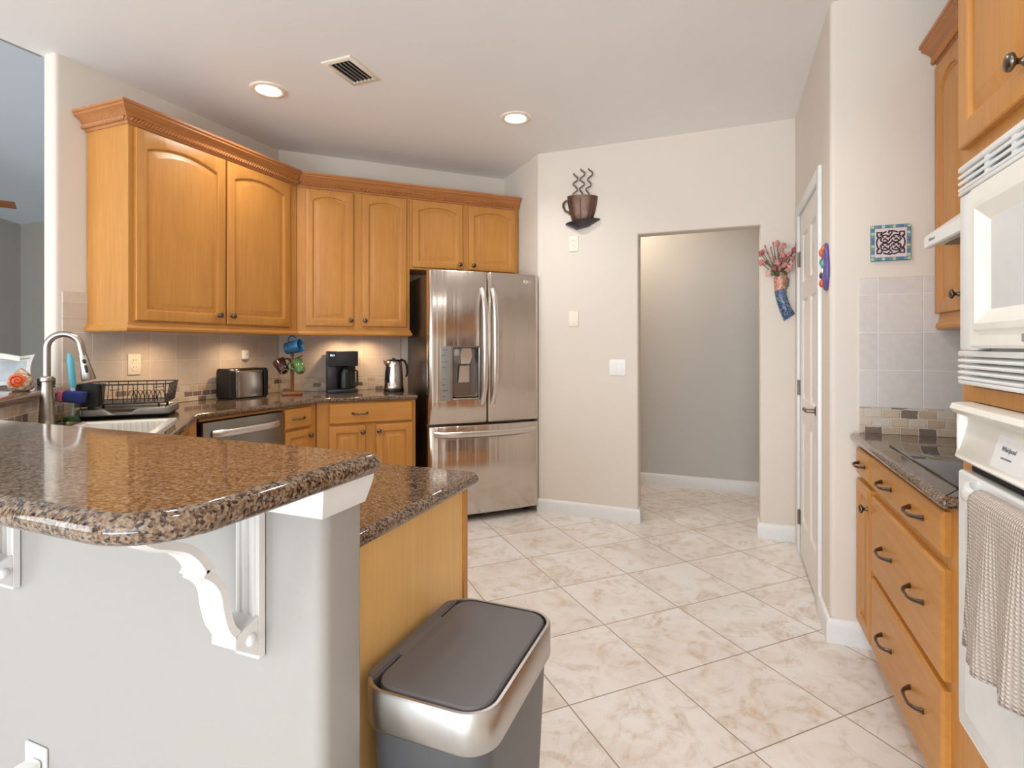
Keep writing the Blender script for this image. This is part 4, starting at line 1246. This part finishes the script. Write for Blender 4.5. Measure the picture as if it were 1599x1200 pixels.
b = B(); b.box(-.55, -.45, Y0 - .012, Y0 + .05, .012, .030, .004); b.obj('pedal', 'steel_plain', tc)

# ================================================================== BAR BRACKETS
def bracket(label, xc):
    t = thing('corbel_bracket', label, 'bracket', (xc, HW_Y0 - .0005, 0), 0, 'white brackets under the bar')
    W2 = .026
    zt = BAR_Z - .0385
    b = B(); b.box(-W2, W2, -.016, 0, .741, zt - .0002, .002, 1)
    for xx in (-.016, 0, .016): b.tube([(xx, -.016, .80), (xx, -.016, zt - .02)], .0042, 8)
    b.obj('back_plate', 'white', t)
    b = B(); b.loops([[(-W2, -.0162, .748), (W2, -.0162, .748), (W2, -.0162, .815), (-W2, -.0162, .815)], [(-W2, -.060, .780), (W2, -.060, .780), (W2, -.060, .800), (-W2, -.060, .800)]]); fb = b.obj('foot_block', 'white', t)
    b = B(); b.ball((W2, -.030, .782), .011, 2, (.6, 1, 1)); b.obj('plug', 'white', fb)
    def smooth_path(P, n=5):
        o_ = []
        for i in range(len(P) - 1):
            p0, p1, p2, p3 = (Vector(P[max(i - 1, 0)]), Vector(P[i]), Vector(P[i + 1]), Vector(P[min(i + 2, len(P) - 1)]))
            for k in range(n):
                t_ = k / n
                o_.append(tuple(.5 * ((2 * p1) + (p2 - p0) * t_ + (2 * p0 - 5 * p1 + 4 * p2 - p3) * t_ ** 2 + (3 * p1 - p0 - 3 * p2 + p3) * t_ ** 3)))
        return o_ + [tuple(P[-1])]
    b = B()
    prof = [(-W2, 0), (-W2, .012), (-.017, .012), (-.014, .017), (-.007, .017), (-.004, .012), (.004, .012), (.007, .017), (.014, .017), (.017, .012), (W2, .012), (W2, 0)]
    for P_ in ([(.056, .801), (.068, .818), (.077, .850), (.083, .882), (.097, .905), (.114, .920)], [(.106, .922), (.119, .945), (.137, .964), (.160, .977), (.185, .988), (.205, 1.003), (.216, zt - .0125)]):
        out = smooth_path(P_); lps = []
        for i, (yy, zz) in enumerate(out):
            p = Vector(out[max(i - 1, 0)]); q = Vector(out[min(i + 1, len(out) - 1)]); tt = (q - p).normalized()
            nn = Vector((tt.y, -tt.x))       # outwards, down and away from the wall
            lps.append([(px, -(yy + nn.x * (pd - .008)), zz + nn.y * (pd - .008)) for px, pd in prof])
        b.loops(lps)
    b.obj('scroll', 'white', t, ang=40)
    b = B(); b.box(-W2, W2, -.232, -.0165, zt - .012, zt, .001, 1); b.obj('top_plate', 'white', t)
    return t
bracket('white scrolled bracket under the rounded end of the granite bar', -.745)
bracket('white scrolled bracket under the granite bar at the left edge of the photo', -1.438)

# ================================================================== WALL PLATES
def plate(name, label, cat, loc, rz, kind, mat='switch', group=None):
    t = thing(name, label, cat, loc, rz, group)
    w_ = .116 if kind == 'double' else .072
    b = B(); b.box(-w_ / 2, w_ / 2, -.006, 0, -.058, .058, .0025, 2); pl = b.obj('cover_plate', mat, t)
    if kind == 'outlet':
        for z in (.020, -.020):
            b = B(); m = Matrix.Translation((0, -.006, z)) @ Matrix.Rotation(PI / 2, 4, 'X'); b.lathe([(.0165, -.001), (.0165, .0012), (.0155, .002)], 24, m); so = b.obj('socket', mat, t)
            for x in (-.0065, .0065):
                b = B(); b.box(x - .001, x + .001, -.0085, -.0079, z + .001, z + .009); b.obj('slot', 'void', so)
    elif kind == 'double':
        for x in (-.023, .023):
            b = B(); b.box(x - .0165, x + .0165, -.009, -.0061, -.033, .033, .002, 1, mat=Matrix.Rotation(.04, 4, 'X')); b.obj('rocker', mat, t)
    for z in ((.046, -.046) if kind == 'blank' else ()):
        b = B(); b.ball((0, -.006, z), .003, 1, (1, .4, 1)); b.obj('screw', mat, t)
    return t
plate('wall_outlet', 'ivory outlet on the backsplash tiles behind the dish rack', 'outlet', (WA + .0095, 2.043, 1.157), PI / 2, 'outlet', 'ivory')
plate('wall_outlet', 'ivory outlet high on the wall just below the metal coffee cup', 'outlet', (-1.060, YD - .0005, 2.024), 0, 'outlet', 'ivory')
plate('blank_plate', 'plain ivory cover plate on the wall between cup and light switch', 'wall plate', (-1.060, YD - .0005, 1.465), 0, 'blank', 'ivory')
sw = plate('light_switch', 'white double rocker light switch left of the doorway', 'switch', (-.734, YD - .0005, 1.107), 0, 'double')
ol = plate('wall_outlet', 'white outlet low on the grey half wall under the bar', 'outlet', (-1.352, HW_Y0 - .0005, .362), 0, 'outlet', group=None)
pg = thing('plug', 'white plug pushed into the low outlet on the grey half wall', 'plug', (-1.340, HW_Y0 - .009, .385))
b = B(); b.box(-.018, .018, -.034, 0, -.022, .014, .006, 2); b.obj('plug_body', 'switch', pg)
b = B(); b.tube([(0, -.02, -.0225), (0, -.03, -.08), (.0, -.012, -.18), (-.03, -.010, -.384)], .003, 8); b.obj('cord', 'switch', pg)
hk = thing('wall_sensor', 'tiny white plug-in box on the tiles above the toaster', 'sensor', (WA + .0095, 2.79, 1.200), PI / 2)
b = B(); b.box(-.024, .024, -.022, 0, -.030, .034, .006, 2); b.obj('housing', 'switch', hk)
b = B(); b.ball((.004, -.022, .004), .004, 2, (1, .4, 1)); b.obj('lens', 'black', hk)
b = B(); b.tube([(-.006, -.006, -.030), (-.006, -.006, -.048)], .0015, 6); b.tube([(.008, -.006, -.030), (.008, -.006, -.052)], .0015, 6); b.obj('prongs', 'nickel', hk)
# ================================================================== WALL ART
iron = plain('dark_bronze_metal', srgb(108, 84, 72), .36, .7, noise=.35, nscale=14)
ca = thing('wall_sculpture', 'dark metal coffee cup and saucer wall sculpture with rising steam coils', 'wall art', (-1.0, YD - .0005, 2.30))
b = B(); n = 18; lps = []
for z, r in ((-.112, .070), (-.10, .082), (-.05, .097), (0, .108), (.03, .112), (.068, .116), (.068, .108)):
    lps.append([(.005 + r * math.cos(PI * k / n) , -.0 - r * .55 * math.sin(PI * k / n), z + .012 * math.cos(PI * k / n) * -1 * (z + .11) * 4) for k in range(n + 1)])
b.loops(lps, True, True); b.obj('cup', iron, ca, ang=40)
for k in (4, 9, 14):
    b = B(); b.tube([(.005 + r * math.cos(PI * k / n) * 1.01, -r * .56 * math.sin(PI * k / n), z) for z, r in ((-.10, .083), (-.05, .099), (0, .110), (.05, .117))], .0035, 6); b.obj('seam', plain('seam_metal', srgb(150, 124, 104), .3, .9), ca)
b = B(); b.tube([(-.098, -.012, .040), (-.118, -.014, .046), (-.136, -.014, .030), (-.138, -.014, .002), (-.122, -.014, -.030), (-.100, -.012, -.040), (-.085, -.012, -.055)], [(.010, .008)] * 7, 10); b.obj('cup_handle', iron, ca, ang=60)
b = B(); lps = []
for z, rx, ry in ((-.168, .050, .050), (-.160, .058, .058), (-.125, .128, .075), (-.118, .132, .078), (-.114, .126, .072), (-.130, .09, .06)):
    lps.append([(.008 + rx * math.cos(PI * k / n), -ry * math.sin(PI * k / n), z + .010 * math.cos(PI * k / n)) for k in range(n + 1)])
b.loops(lps, True, True); b.obj('saucer', plain('saucer_metal', srgb(84, 78, 84), .3, .8, noise=.3, nscale=20), ca, ang=40)
U = lambda cx_, cy_: (((860 + cx_ / 10) - 909) * .00484, -.022, (1.26 - ((250 + cy_ / 10) - 541) * .00474) - 2.30)
for st in ([(375, 205), (382, 230), (440, 285), (438, 318), (370, 362), (368, 382), (432, 450), (430, 480), (358, 530), (365, 552), (410, 572), (420, 600)],
           [(485, 150), (495, 175), (548, 215), (545, 250), (475, 300), (478, 325), (545, 380), (540, 402), (470, 450), (470, 475), (510, 530), (518, 580)],
           [(605, 160), (615, 178), (668, 225), (668, 260), (592, 318), (595, 342), (645, 398), (640, 430), (570, 465), (566, 485), (600, 530), (622, 590)]):
    b = B(); b.tube([U(*p) for p in st], .0052, 8); b.obj('steam_coil', iron, ca, ang=70)

# wall pocket with pink flowers
Wd = lambda u, v: (.196 + (u - 1185) * .00376, 1.26 - (v - 541) * .00418)
vx0, vz0 = Wd(1218, 450)
wp = thing('wall_vase', 'curved blue patterned wall pocket vase beside the pantry door', 'vase', (vx0, YD - .0005, vz0))
def rel(u, v, y=0):
    x, z = Wd(u, v); return (x - vx0, y, z - vz0)
def vase_part(name, L, mat):
    b = B(); lps = []
    for (ul, vl_, ur, vr, dp_) in L:
        lps.append([tuple(Vector(rel(ul + (ur - ul) * (.5 - .5 * math.cos(PI * k / 10)), vl_ + (vr - vl_) * (.5 - .5 * math.cos(PI * k / 10)))) + Vector((0, -dp_ * math.sin(PI * k / 10) ** .7, 0))) for k in range(11)])
    b.loops(lps); return b.obj(name, mat, wp, ang=50)
vm_ = NT('blue_glazed_pattern'); vv = vm_.coords((1, 1, 1))
n1 = vm_.noise(vv, 60, 3, .6, 1.5)
vm_.link(vm_.ramp(n1, [(.40, srgb(36, 52, 92)), (.52, srgb(84, 108, 138)), (.66, srgb(150, 166, 176))]), vm_.b.inputs['Base Color']); vm_.set(Roughness=.25); vm_.bump(n1, .4, .004)
vase_part('body', [(1209.5, 456, 1228, 452, .045), (1211, 464, 1229, 462, .045), (1214, 475, 1232, 473, .042), (1218, 487, 1236, 482, .038), (1222, 496, 1240, 489, .030), (1224, 502, 1241.5, 491, .012)], vm_.m)
pm = NT('coral_glaze'); n1 = pm.noise(pm.coords(), 70, 3); pm.link(pm.ramp(n1, [(.4, srgb(176, 110, 88)), (.6, srgb(222, 168, 142))]), pm.b.inputs['Base Color']); pm.set(Roughness=.3); pm.bump(n1, .5, .004)
vase_part('neck', [(1208, 434, 1230, 432, .050), (1208.5, 440, 1228, 438, .048), (1209, 448, 1227.5, 446, .048), (1209.5, 455.5, 1228, 451.5, .046)], pm.m)
b = B(); b.tube([rel(1228, 434, -.01), rel(1231, 438, -.014), rel(1230, 448, -.012), rel(1227, 452, -.01)], .006, 8); b.obj('ear', plain('olive_glaze', srgb(110, 98, 70), .4), wp)
stem_m = plain('flower_stem', srgb(96, 100, 58), .6); pet = [plain('pink_petal', srgb(208, 140, 136), .7, noise=.1), plain('pale_pink_petal', srgb(228, 182, 170), .7, noise=.1), plain('rose_petal', srgb(180, 98, 102), .7, noise=.1)]
fl_ = thing('flower_bunch', 'bunch of dried pink flowers standing in the blue wall vase', 'flowers', (vx0, YD - .0005, vz0))
def frel(u, v, y=0): return rel(u, v, y)
heads = [(1216, 392, 7, 1), (1206, 404, 6, 0), (1231, 400, 7, 0), (1217, 421, 8, 0), (1209, 421, 7, 2), (1234, 414, 6, 1), (1219, 408, 7, 2), (1187, 397, 9, 2), (1190, 394, 7, 0), (1188, 411, 9, 0), (1197, 410, 7, 2), (1213, 383, 9, 0), (1223, 386, 8, 0), (1239, 394, 8, 2), (1243, 400, 6, 2), (1222, 400, 9, 0), (1226, 404, 8, 2), (1213, 413, 9, 0), (1225, 417, 9, 0), (1199, 427, 9, 1), (1219, 430, 9, 1), (1232, 421, 8, 1), (1235, 408, 8, 0), (1207, 381, 3, 2), (1194, 386, 3, 2), (1198, 396, 3, 2), (1242, 384, 3, 2), (1228, 425, 7, 0), (1203, 389, 3, 2)]
for i, (u, v, s_, ci) in enumerate(heads):
    dy = -.03 - .035 * ((i * 37) % 10) / 10
    base = frel(1214 + (i % 5) * 3, 437, -.022); tip = frel(u, v, dy)
    midp = frel((u + 1217) / 2 + (u - 1217) * .08, (v + 437) / 2 - 2, (dy - .022) / 2)
    b = B(); b.tube([base, midp, tip], [.0032, .0028, .002], 6); b.obj('stem', stem_m, fl_, ang=90)
    b = B(); r_ = s_ * .0024
    if s_ > 4:
        for k in range(9):
            ph, th_ = rnd.random() * 2 * PI, rnd.random() * PI
            c = Vector(tip) + Vector((math.cos(ph) * math.sin(th_), math.sin(ph) * math.sin(th_) * .8, math.cos(th_))) * r_ * .62
            b.ball(c, r_ * (.42 + .2 * rnd.random()), 1, (1, .8, .8))
        b.ball(tip, r_ * .6, 1)
    else: b.ball(tip, .007, 1, (.8, .8, 1.4))
    b.obj('blossom', pet[ci], fl_, ang=60)
for i in range(12):
    b = B(); u = 1204 + i * 2.3
    p = Vector(frel(u, 434 - (i % 4) * 3, -.04)); q = p + Vector((.02 * math.sin(i * 2.1), -.01, .02 + .01 * math.cos(i)))
    b.tube([p, (p + q) / 2 + Vector((.004, 0, 0)), q], [(.001, .001), (.006, .002), (.001, .001)], 6); b.obj('leaf', stem_m, fl_, ang=90)

# knotwork tile plaque on the stub wall
PLX, PLZ, PS = .625, 1.686, .139
kp = thing('wall_plaque', 'square ceramic plaque with dark knotwork and blue tiled border', 'plaque', (PLX, YF - .0005, PLZ))
b = B(); b.box(-PS / 2, PS / 2, -.010, 0, -.074, .074, .002, 1); b.obj('backing', plain('plaque_edge', srgb(96, 122, 116), .4), kp)
b = B(); b.box(-.0555, .0555, -.0112, -.0101, -.0595, .0595, .0006, 1); b.obj('field', plain('cream_glaze', srgb(222, 206, 204), .3, noise=.04, nscale=40), kp)
tones = [plain('border_blue', srgb(92, 136, 160), .3), plain('border_teal', srgb(112, 150, 158), .3), plain('border_sage', srgb(176, 196, 160), .3), plain('border_mint', srgb(176, 206, 204), .3), plain('border_slate', srgb(92, 118, 170), .3)]
cells = []
for s_ in (-1, 1):
    for k in range(11):
        f = -1 + 2 * (k + .5) / 11
        cells.append((f * .0695, s_ * .0665, .0058, .0060, k)); 
    for k in range(9):
        f = -1 + 2 * (k + .5) / 9
        cells.append((s_ * .0622, f * .0585, .0058, .0058, k + 3))
for i, (x, z, hw, hh, k) in enumerate(cells):
    if abs(x) > .068: x = math.copysign(.0635, x)
    b = B(); b.box(x - hw, x + hw, -.0118, -.0101, z - hh, z + hh, .0008, 1)
    corner = abs(x) > .055 and abs(z) > .055
    b.obj('border_tile', tones[2] if corner else tones[(0, 1, 0, 3, 0, 1, 2, 0, 4, 1, 3, 0)[k % 12]], kp)
ink = plain('knot_ink', srgb(52, 36, 48), .3)
K_ = lambda cx_, cy_: ((cx_ - 605) / 5850, -.0116, -(cy_ - 598) / 5470)
def stroke(pts, w=.0030):
    b = B(); b.tube([K_(*p) for p in pts], [(w, .0008)] * len(pts), 8, flat=(0, 1, 0)); return b.obj('knot_strand', ink, kp, ang=80)
def arc(cx_, cy_, rx, ry, a0, a1, n=14): return [(cx_ + rx * math.cos(math.radians(a0 + (a1 - a0) * k / n)), cy_ - ry * math.sin(math.radians(a0 + (a1 - a0) * k / n))) for k in range(n + 1)]
for a0, a1 in ((58, 100), (106, 140), (152, 215), (238, 272), (280, 318), (-40, 38)): stroke(arc(602, 598, 285, 262, a0, a1))
for sx, sz in ((-1, 1), (1, 1), (1, -1), (-1, -1)):
    f = lambda x, y: (602 + sx * x, 598 - sz * y)
    stroke([f(175, 165), f(190, 235), f(275, 235), f(275, 160), f(225, 110)], .0036)
    c0 = f(112, 92)
    stroke(arc(c0[0], c0[1], 95, 80, 20, 130)); stroke(arc(c0[0], c0[1], 95, 80, 200, 310)); stroke(arc(c0[0], c0[1], 95, 80, 140, 185)); stroke(arc(c0[0], c0[1], 95, 80, -35, 8))
    stroke([(c0[0] - 70, c0[1] - 62), (c0[0] - 25, c0[1] - 20)]); stroke([(c0[0] - 8, c0[1] - 4), (c0[0] + 75, c0[1] + 68)])
    stroke([(c0[0] + 72, c0[1] - 62), (c0[0] + 30, c0[1] - 26)]); stroke([(c0[0] + 14, c0[1] - 12), (c0[0] - 40, c0[1] + 34)])
    stroke([f(180, 30), f(205, 60), f(185, 110)])
stroke([(560, 640), (640, 565)])
for s_ in (1, -1): stroke([(570, 598 - s_ * 150), (628, 598 - s_ * 210), (630, 598 - s_ * 248), (585, 598 - s_ * 262), (556, 598 - s_ * 225), (585, 598 - s_ * 205)])

# colourful oval plaque near the pantry door
op = thing('wall_plaque', 'slim purple and orange pointed oval wall plaque between pantry door and wall corner', 'plaque', (XE - .0005, 2.706, 1.608), -PI / 2)
b = B(); o_ = []
for k in range(32):
    t = 2 * PI * k / 32; o_.append((.052 * math.sin(t) * (1 - .15 * math.cos(t) * -1), -.105 * math.cos(t)))
lp = lambda s_, y: [(x * s_, y, z * s_) for x, z in o_]
b.loops([lp(.97, 0), lp(1, -.004), lp(1, -.010), lp(.93, -.015), lp(.6, -.020)]); b.obj('plate', plain('purple_glaze', srgb(96, 82, 138), .3, noise=.15), op, ang=40)
for (x, z, r, c, nm) in ((-.015, .065, .020, (226, 110, 60), 'orange_boss'), (.012, .080, .013, (226, 110, 60), 'orange_boss'), (-.02, -.070, .018, (214, 96, 56), 'orange_boss'), (-.012, .022, .017, (60, 120, 92), 'green_boss'), (.014, .012, .018, (96, 170, 160), 'teal_boss'), (.005, -.016, .012, (232, 238, 236), 'white_boss'), (-.026, -.035, .015, (70, 48, 90), 'violet_boss')):
    b = B(); b.ball((x, -.018, z), r * .95, 2, (1, .75, 1.1)); b.obj(nm, plain(nm + '_glaze', srgb(*c), .3), op)

# ================================================================== CEILING FITTINGS
vt = thing('ceiling_vent', 'white rectangular ceiling air vent with dark louvre gaps', 'air vent', (-1.858, 2.358, CEIL))
VX, VY = .092, .130
b = B()
fr = lambda d, z: [(-VX + d, -VY + d, z), (VX - d, -VY + d, z), (VX - d, VY - d, z), (-VX + d, VY - d, z)]
b.loops([fr(0, -.0005), fr(0, -.004), fr(.004, -.008), fr(.026, -.010), fr(.030, -.004)], False, False); b.obj('frame', 'ivory', vt, ang=40)
b = B(); b.box(-VX + .02, VX - .02, -VY + .02, VY - .02, -.0028, -.0008); b.obj('duct_gap', 'void', vt)
for k in range(5):
    x = -.050 + .025 * k
    b = B(); b.box(-.008, .008, -VY + .031, VY - .031, -.0008, .0008, mat=Matrix.Translation((x, 0, -.0105)) @ Matrix.Rotation(.95, 4, 'Y')); b.obj('louvre', plain('louvre_grey', srgb(196, 190, 184), .5), vt)
lens = glow('lamp_lens', (1.0, .90, .76, 1), 14)
def can(loc, label):
    t = thing('recessed_light', label, 'ceiling light', (*loc, CEIL), 0, 'recessed ceiling lights')
    b = B(); b.lathe([(.098, -.0005), (.098, -.004), (.092, -.008), (.074, -.009), (.066, -.004)], 36, None, False, False); b.obj('trim_ring', 'ivory', t, ang=50)
    b = B(); b.lathe([(.0655, -.0045), (.05, -.0085), (.02, -.010), (.001, -.0102)], 36, None, True, True); b.obj('lens', lens, t)
    return t
can((-2.439, 2.356), 'glowing recessed ceiling light nearer the wide left wall cabinet')
can((-1.262, 3.234), 'glowing recessed ceiling light in front of the fridge')
for (x, y), p in (((-2.439, 2.356), 26), ((-1.262, 3.234), 26), ((-.25, 2.0), 26), ((-.2, .4), 20), ((-1.6, 1.2), 26)):
    lamp('can_lamp', 'SPOT', (x, y, CEIL - .03), p, WARM, (0, 0, 0), .06, spot=math.radians(140), blend=.8)
# under-cabinet lamps
for p in ((-2.92, 2.10), (-2.92, 2.65), ab(.42, -4.25), ab(.62, -4.25)):
    lamp('cabinet_lamp', 'SPOT', (*p, 1.355), 6.0, (1.0, .70, .42), (0, 0, 0), .02, spot=math.radians(150), blend=.9)
lamp('hall_lamp', 'POINT', (-1.0, 4.55, 2.45), 17, (1.0, .86, .70), size=.08)

# ================================================================== LIVING ROOM SIDE
fn = thing('ceiling_fan', 'ceiling fan with brown wooden blade in the living room beyond the ledge', 'ceiling fan', (-6.33, 2.32, 2.535))
b = B(); b.lathe([(.05, -.07), (.11, -.05), (.13, 0), (.11, .06), (.05, .09), (.014, .10), (.014, .50), (.06, .51), (.07, .53)], 28); b.obj('motor', 'white', fn)
fw_ = wood('fan_blade_wood', srgb(120, 72, 36), srgb(156, 100, 54), 'x')
for k in range(5):
    a_ = 1.01 + 2 * PI * k / 5
    m = Matrix.Rotation(a_, 4, 'Z') @ Matrix.Rotation(-.28, 4, 'X')
    b = B(); b.box(.17, .66, -.065, .065, -.004, .004, .003, 1); bo = b.obj('blade', fw_, fn); bo.matrix_local = m
    b = B(); b.box(.10, .22, -.018, .018, .0045, .010); bo = b.obj('blade_arm', 'bronze', fn); bo.matrix_local = m

LZ = BAR_Z + .0005
ph = thing('photo_frame', 'white scalloped photo frame with pale picture standing on the granite ledge', 'photo frame', (-2.945, 1.400, LZ), math.radians(64))
b = B(); o_ = []
Wf, Hf = .165, .150
for k in range(13): f = k / 12; o_.append((-Wf / 2 + Wf * f, 0 + .010 * math.sin(PI * f)))
for k in range(1, 13): f = k / 12; o_.append((Wf / 2 - .016 * math.sin(PI * f), Hf * f))
for k in range(1, 13): f = k / 12; o_.append((Wf / 2 - Wf * f, Hf - .012 * math.sin(PI * f)))
for k in range(1, 12): f = k / 12; o_.append((-Wf / 2 + .016 * math.sin(PI * f), Hf - Hf * f))
lean = Matrix.Rotation(-.14, 4, 'X')
lp = lambda s_, y: [lean @ Vector((x * s_, y, (z - Hf / 2) * s_ + Hf / 2)) for x, z in o_]
b.loops([lp(.98, .012), lp(1, .006), lp(1, -.004), lp(.96, -.010), lp(.80, -.010), lp(.74, -.003)]); b.obj('frame', 'white', ph, ang=40)
b = B(); b.box(-.050, .050, -.0052, -.0034, .030, .118, mat=lean); b.obj('picture', plain('pale_picture', srgb(196, 208, 216), .15, noise=.12, nscale=18), ph)
b = B(); b.box(-.012, .012, .05, .056, .003, .10, mat=Matrix.Rotation(.35, 4, 'X')); b.obj('easel_leg', 'white', ph)
b = B(); pts = []
lps = []
for k in range(7):
    f = k / 6
    lps.append([(-.085 + .115 * f, y, z + .006 * math.sin(f * 4)) for y, z in ((-.034, .146 - .004 * f), (-.030, .160), (.0, .170 - .006 * f), (.012, .150), (.006, .148), (-.002, .164 - .006 * f), (-.026, .157), (-.031, .146 - .004 * f))])
nk = thing('napkin', 'folded white napkin draped over the top of the white photo frame', 'napkin', (-2.945, 1.400, LZ - .019), math.radians(64))
b.loops(lps); b.obj('cloth', plain('napkin_cloth', srgb(244, 240, 232), .8), nk, ang=60)
eg = thing('ornament', 'teardrop mosaic ornament with an orange swirl standing on the granite ledge', 'ornament', (-2.70, 1.318, LZ), math.radians(64))
em = NT('pebble_mosaic'); ev = em.node('ShaderNodeTexVoronoi'); ev.inputs['Scale'].default_value = 130; em.link(em.coords(), ev.inputs['Vector'])
es = em.node('ShaderNodeSeparateColor'); em.link(ev.outputs['Color'], es.inputs[0])
em.link(em.ramp(es.outputs[0], [(0, srgb(168, 146, 122)), (.4, srgb(206, 186, 160)), (.7, srgb(186, 110, 84)), (.85, srgb(110, 90, 78))], 'CONSTANT'), em.b.inputs['Base Color']); em.set(Roughness=.35)
b = B(); b.lathe([(.026, 0), (.037, .006), (.0435, .026), (.042, .045), (.034, .062), (.019, .080), (.006, .092), (.001, .096)], 28); b.obj('body', em.m, eg, ang=60)
om = plain('orange_glaze', srgb(228, 96, 40), .3)
m = Matrix.Translation((-.012, -.0365, .045)) @ Matrix.Rotation(PI / 2 - .16, 4, 'X') @ Matrix.Rotation(0, 4, 'Z')
b = B(); b.lathe([(.027, -.012), (.027, 0), (.023, .005), (.001, .007)], 28, m); dk_ = b.obj('disc', om, eg, ang=50)
b = B(); b.tube([m @ Vector((r * math.cos(t), r * math.sin(t), .0065)) for r, t in ((.002 + .0011 * k, k * .55) for k in range(20))], .0018, 6); b.obj('swirl', plain('dark_orange_line', srgb(150, 44, 20), .4), dk_)
bx = thing('small_box', 'small black box lying on the granite ledge beside the photo frame', 'box', (-2.965, 1.545, LZ), math.radians(45))
b = B(); b.box(-.03, .03, -.02, .02, 0, .035, .004, 2); b.obj('case', 'black', bx)
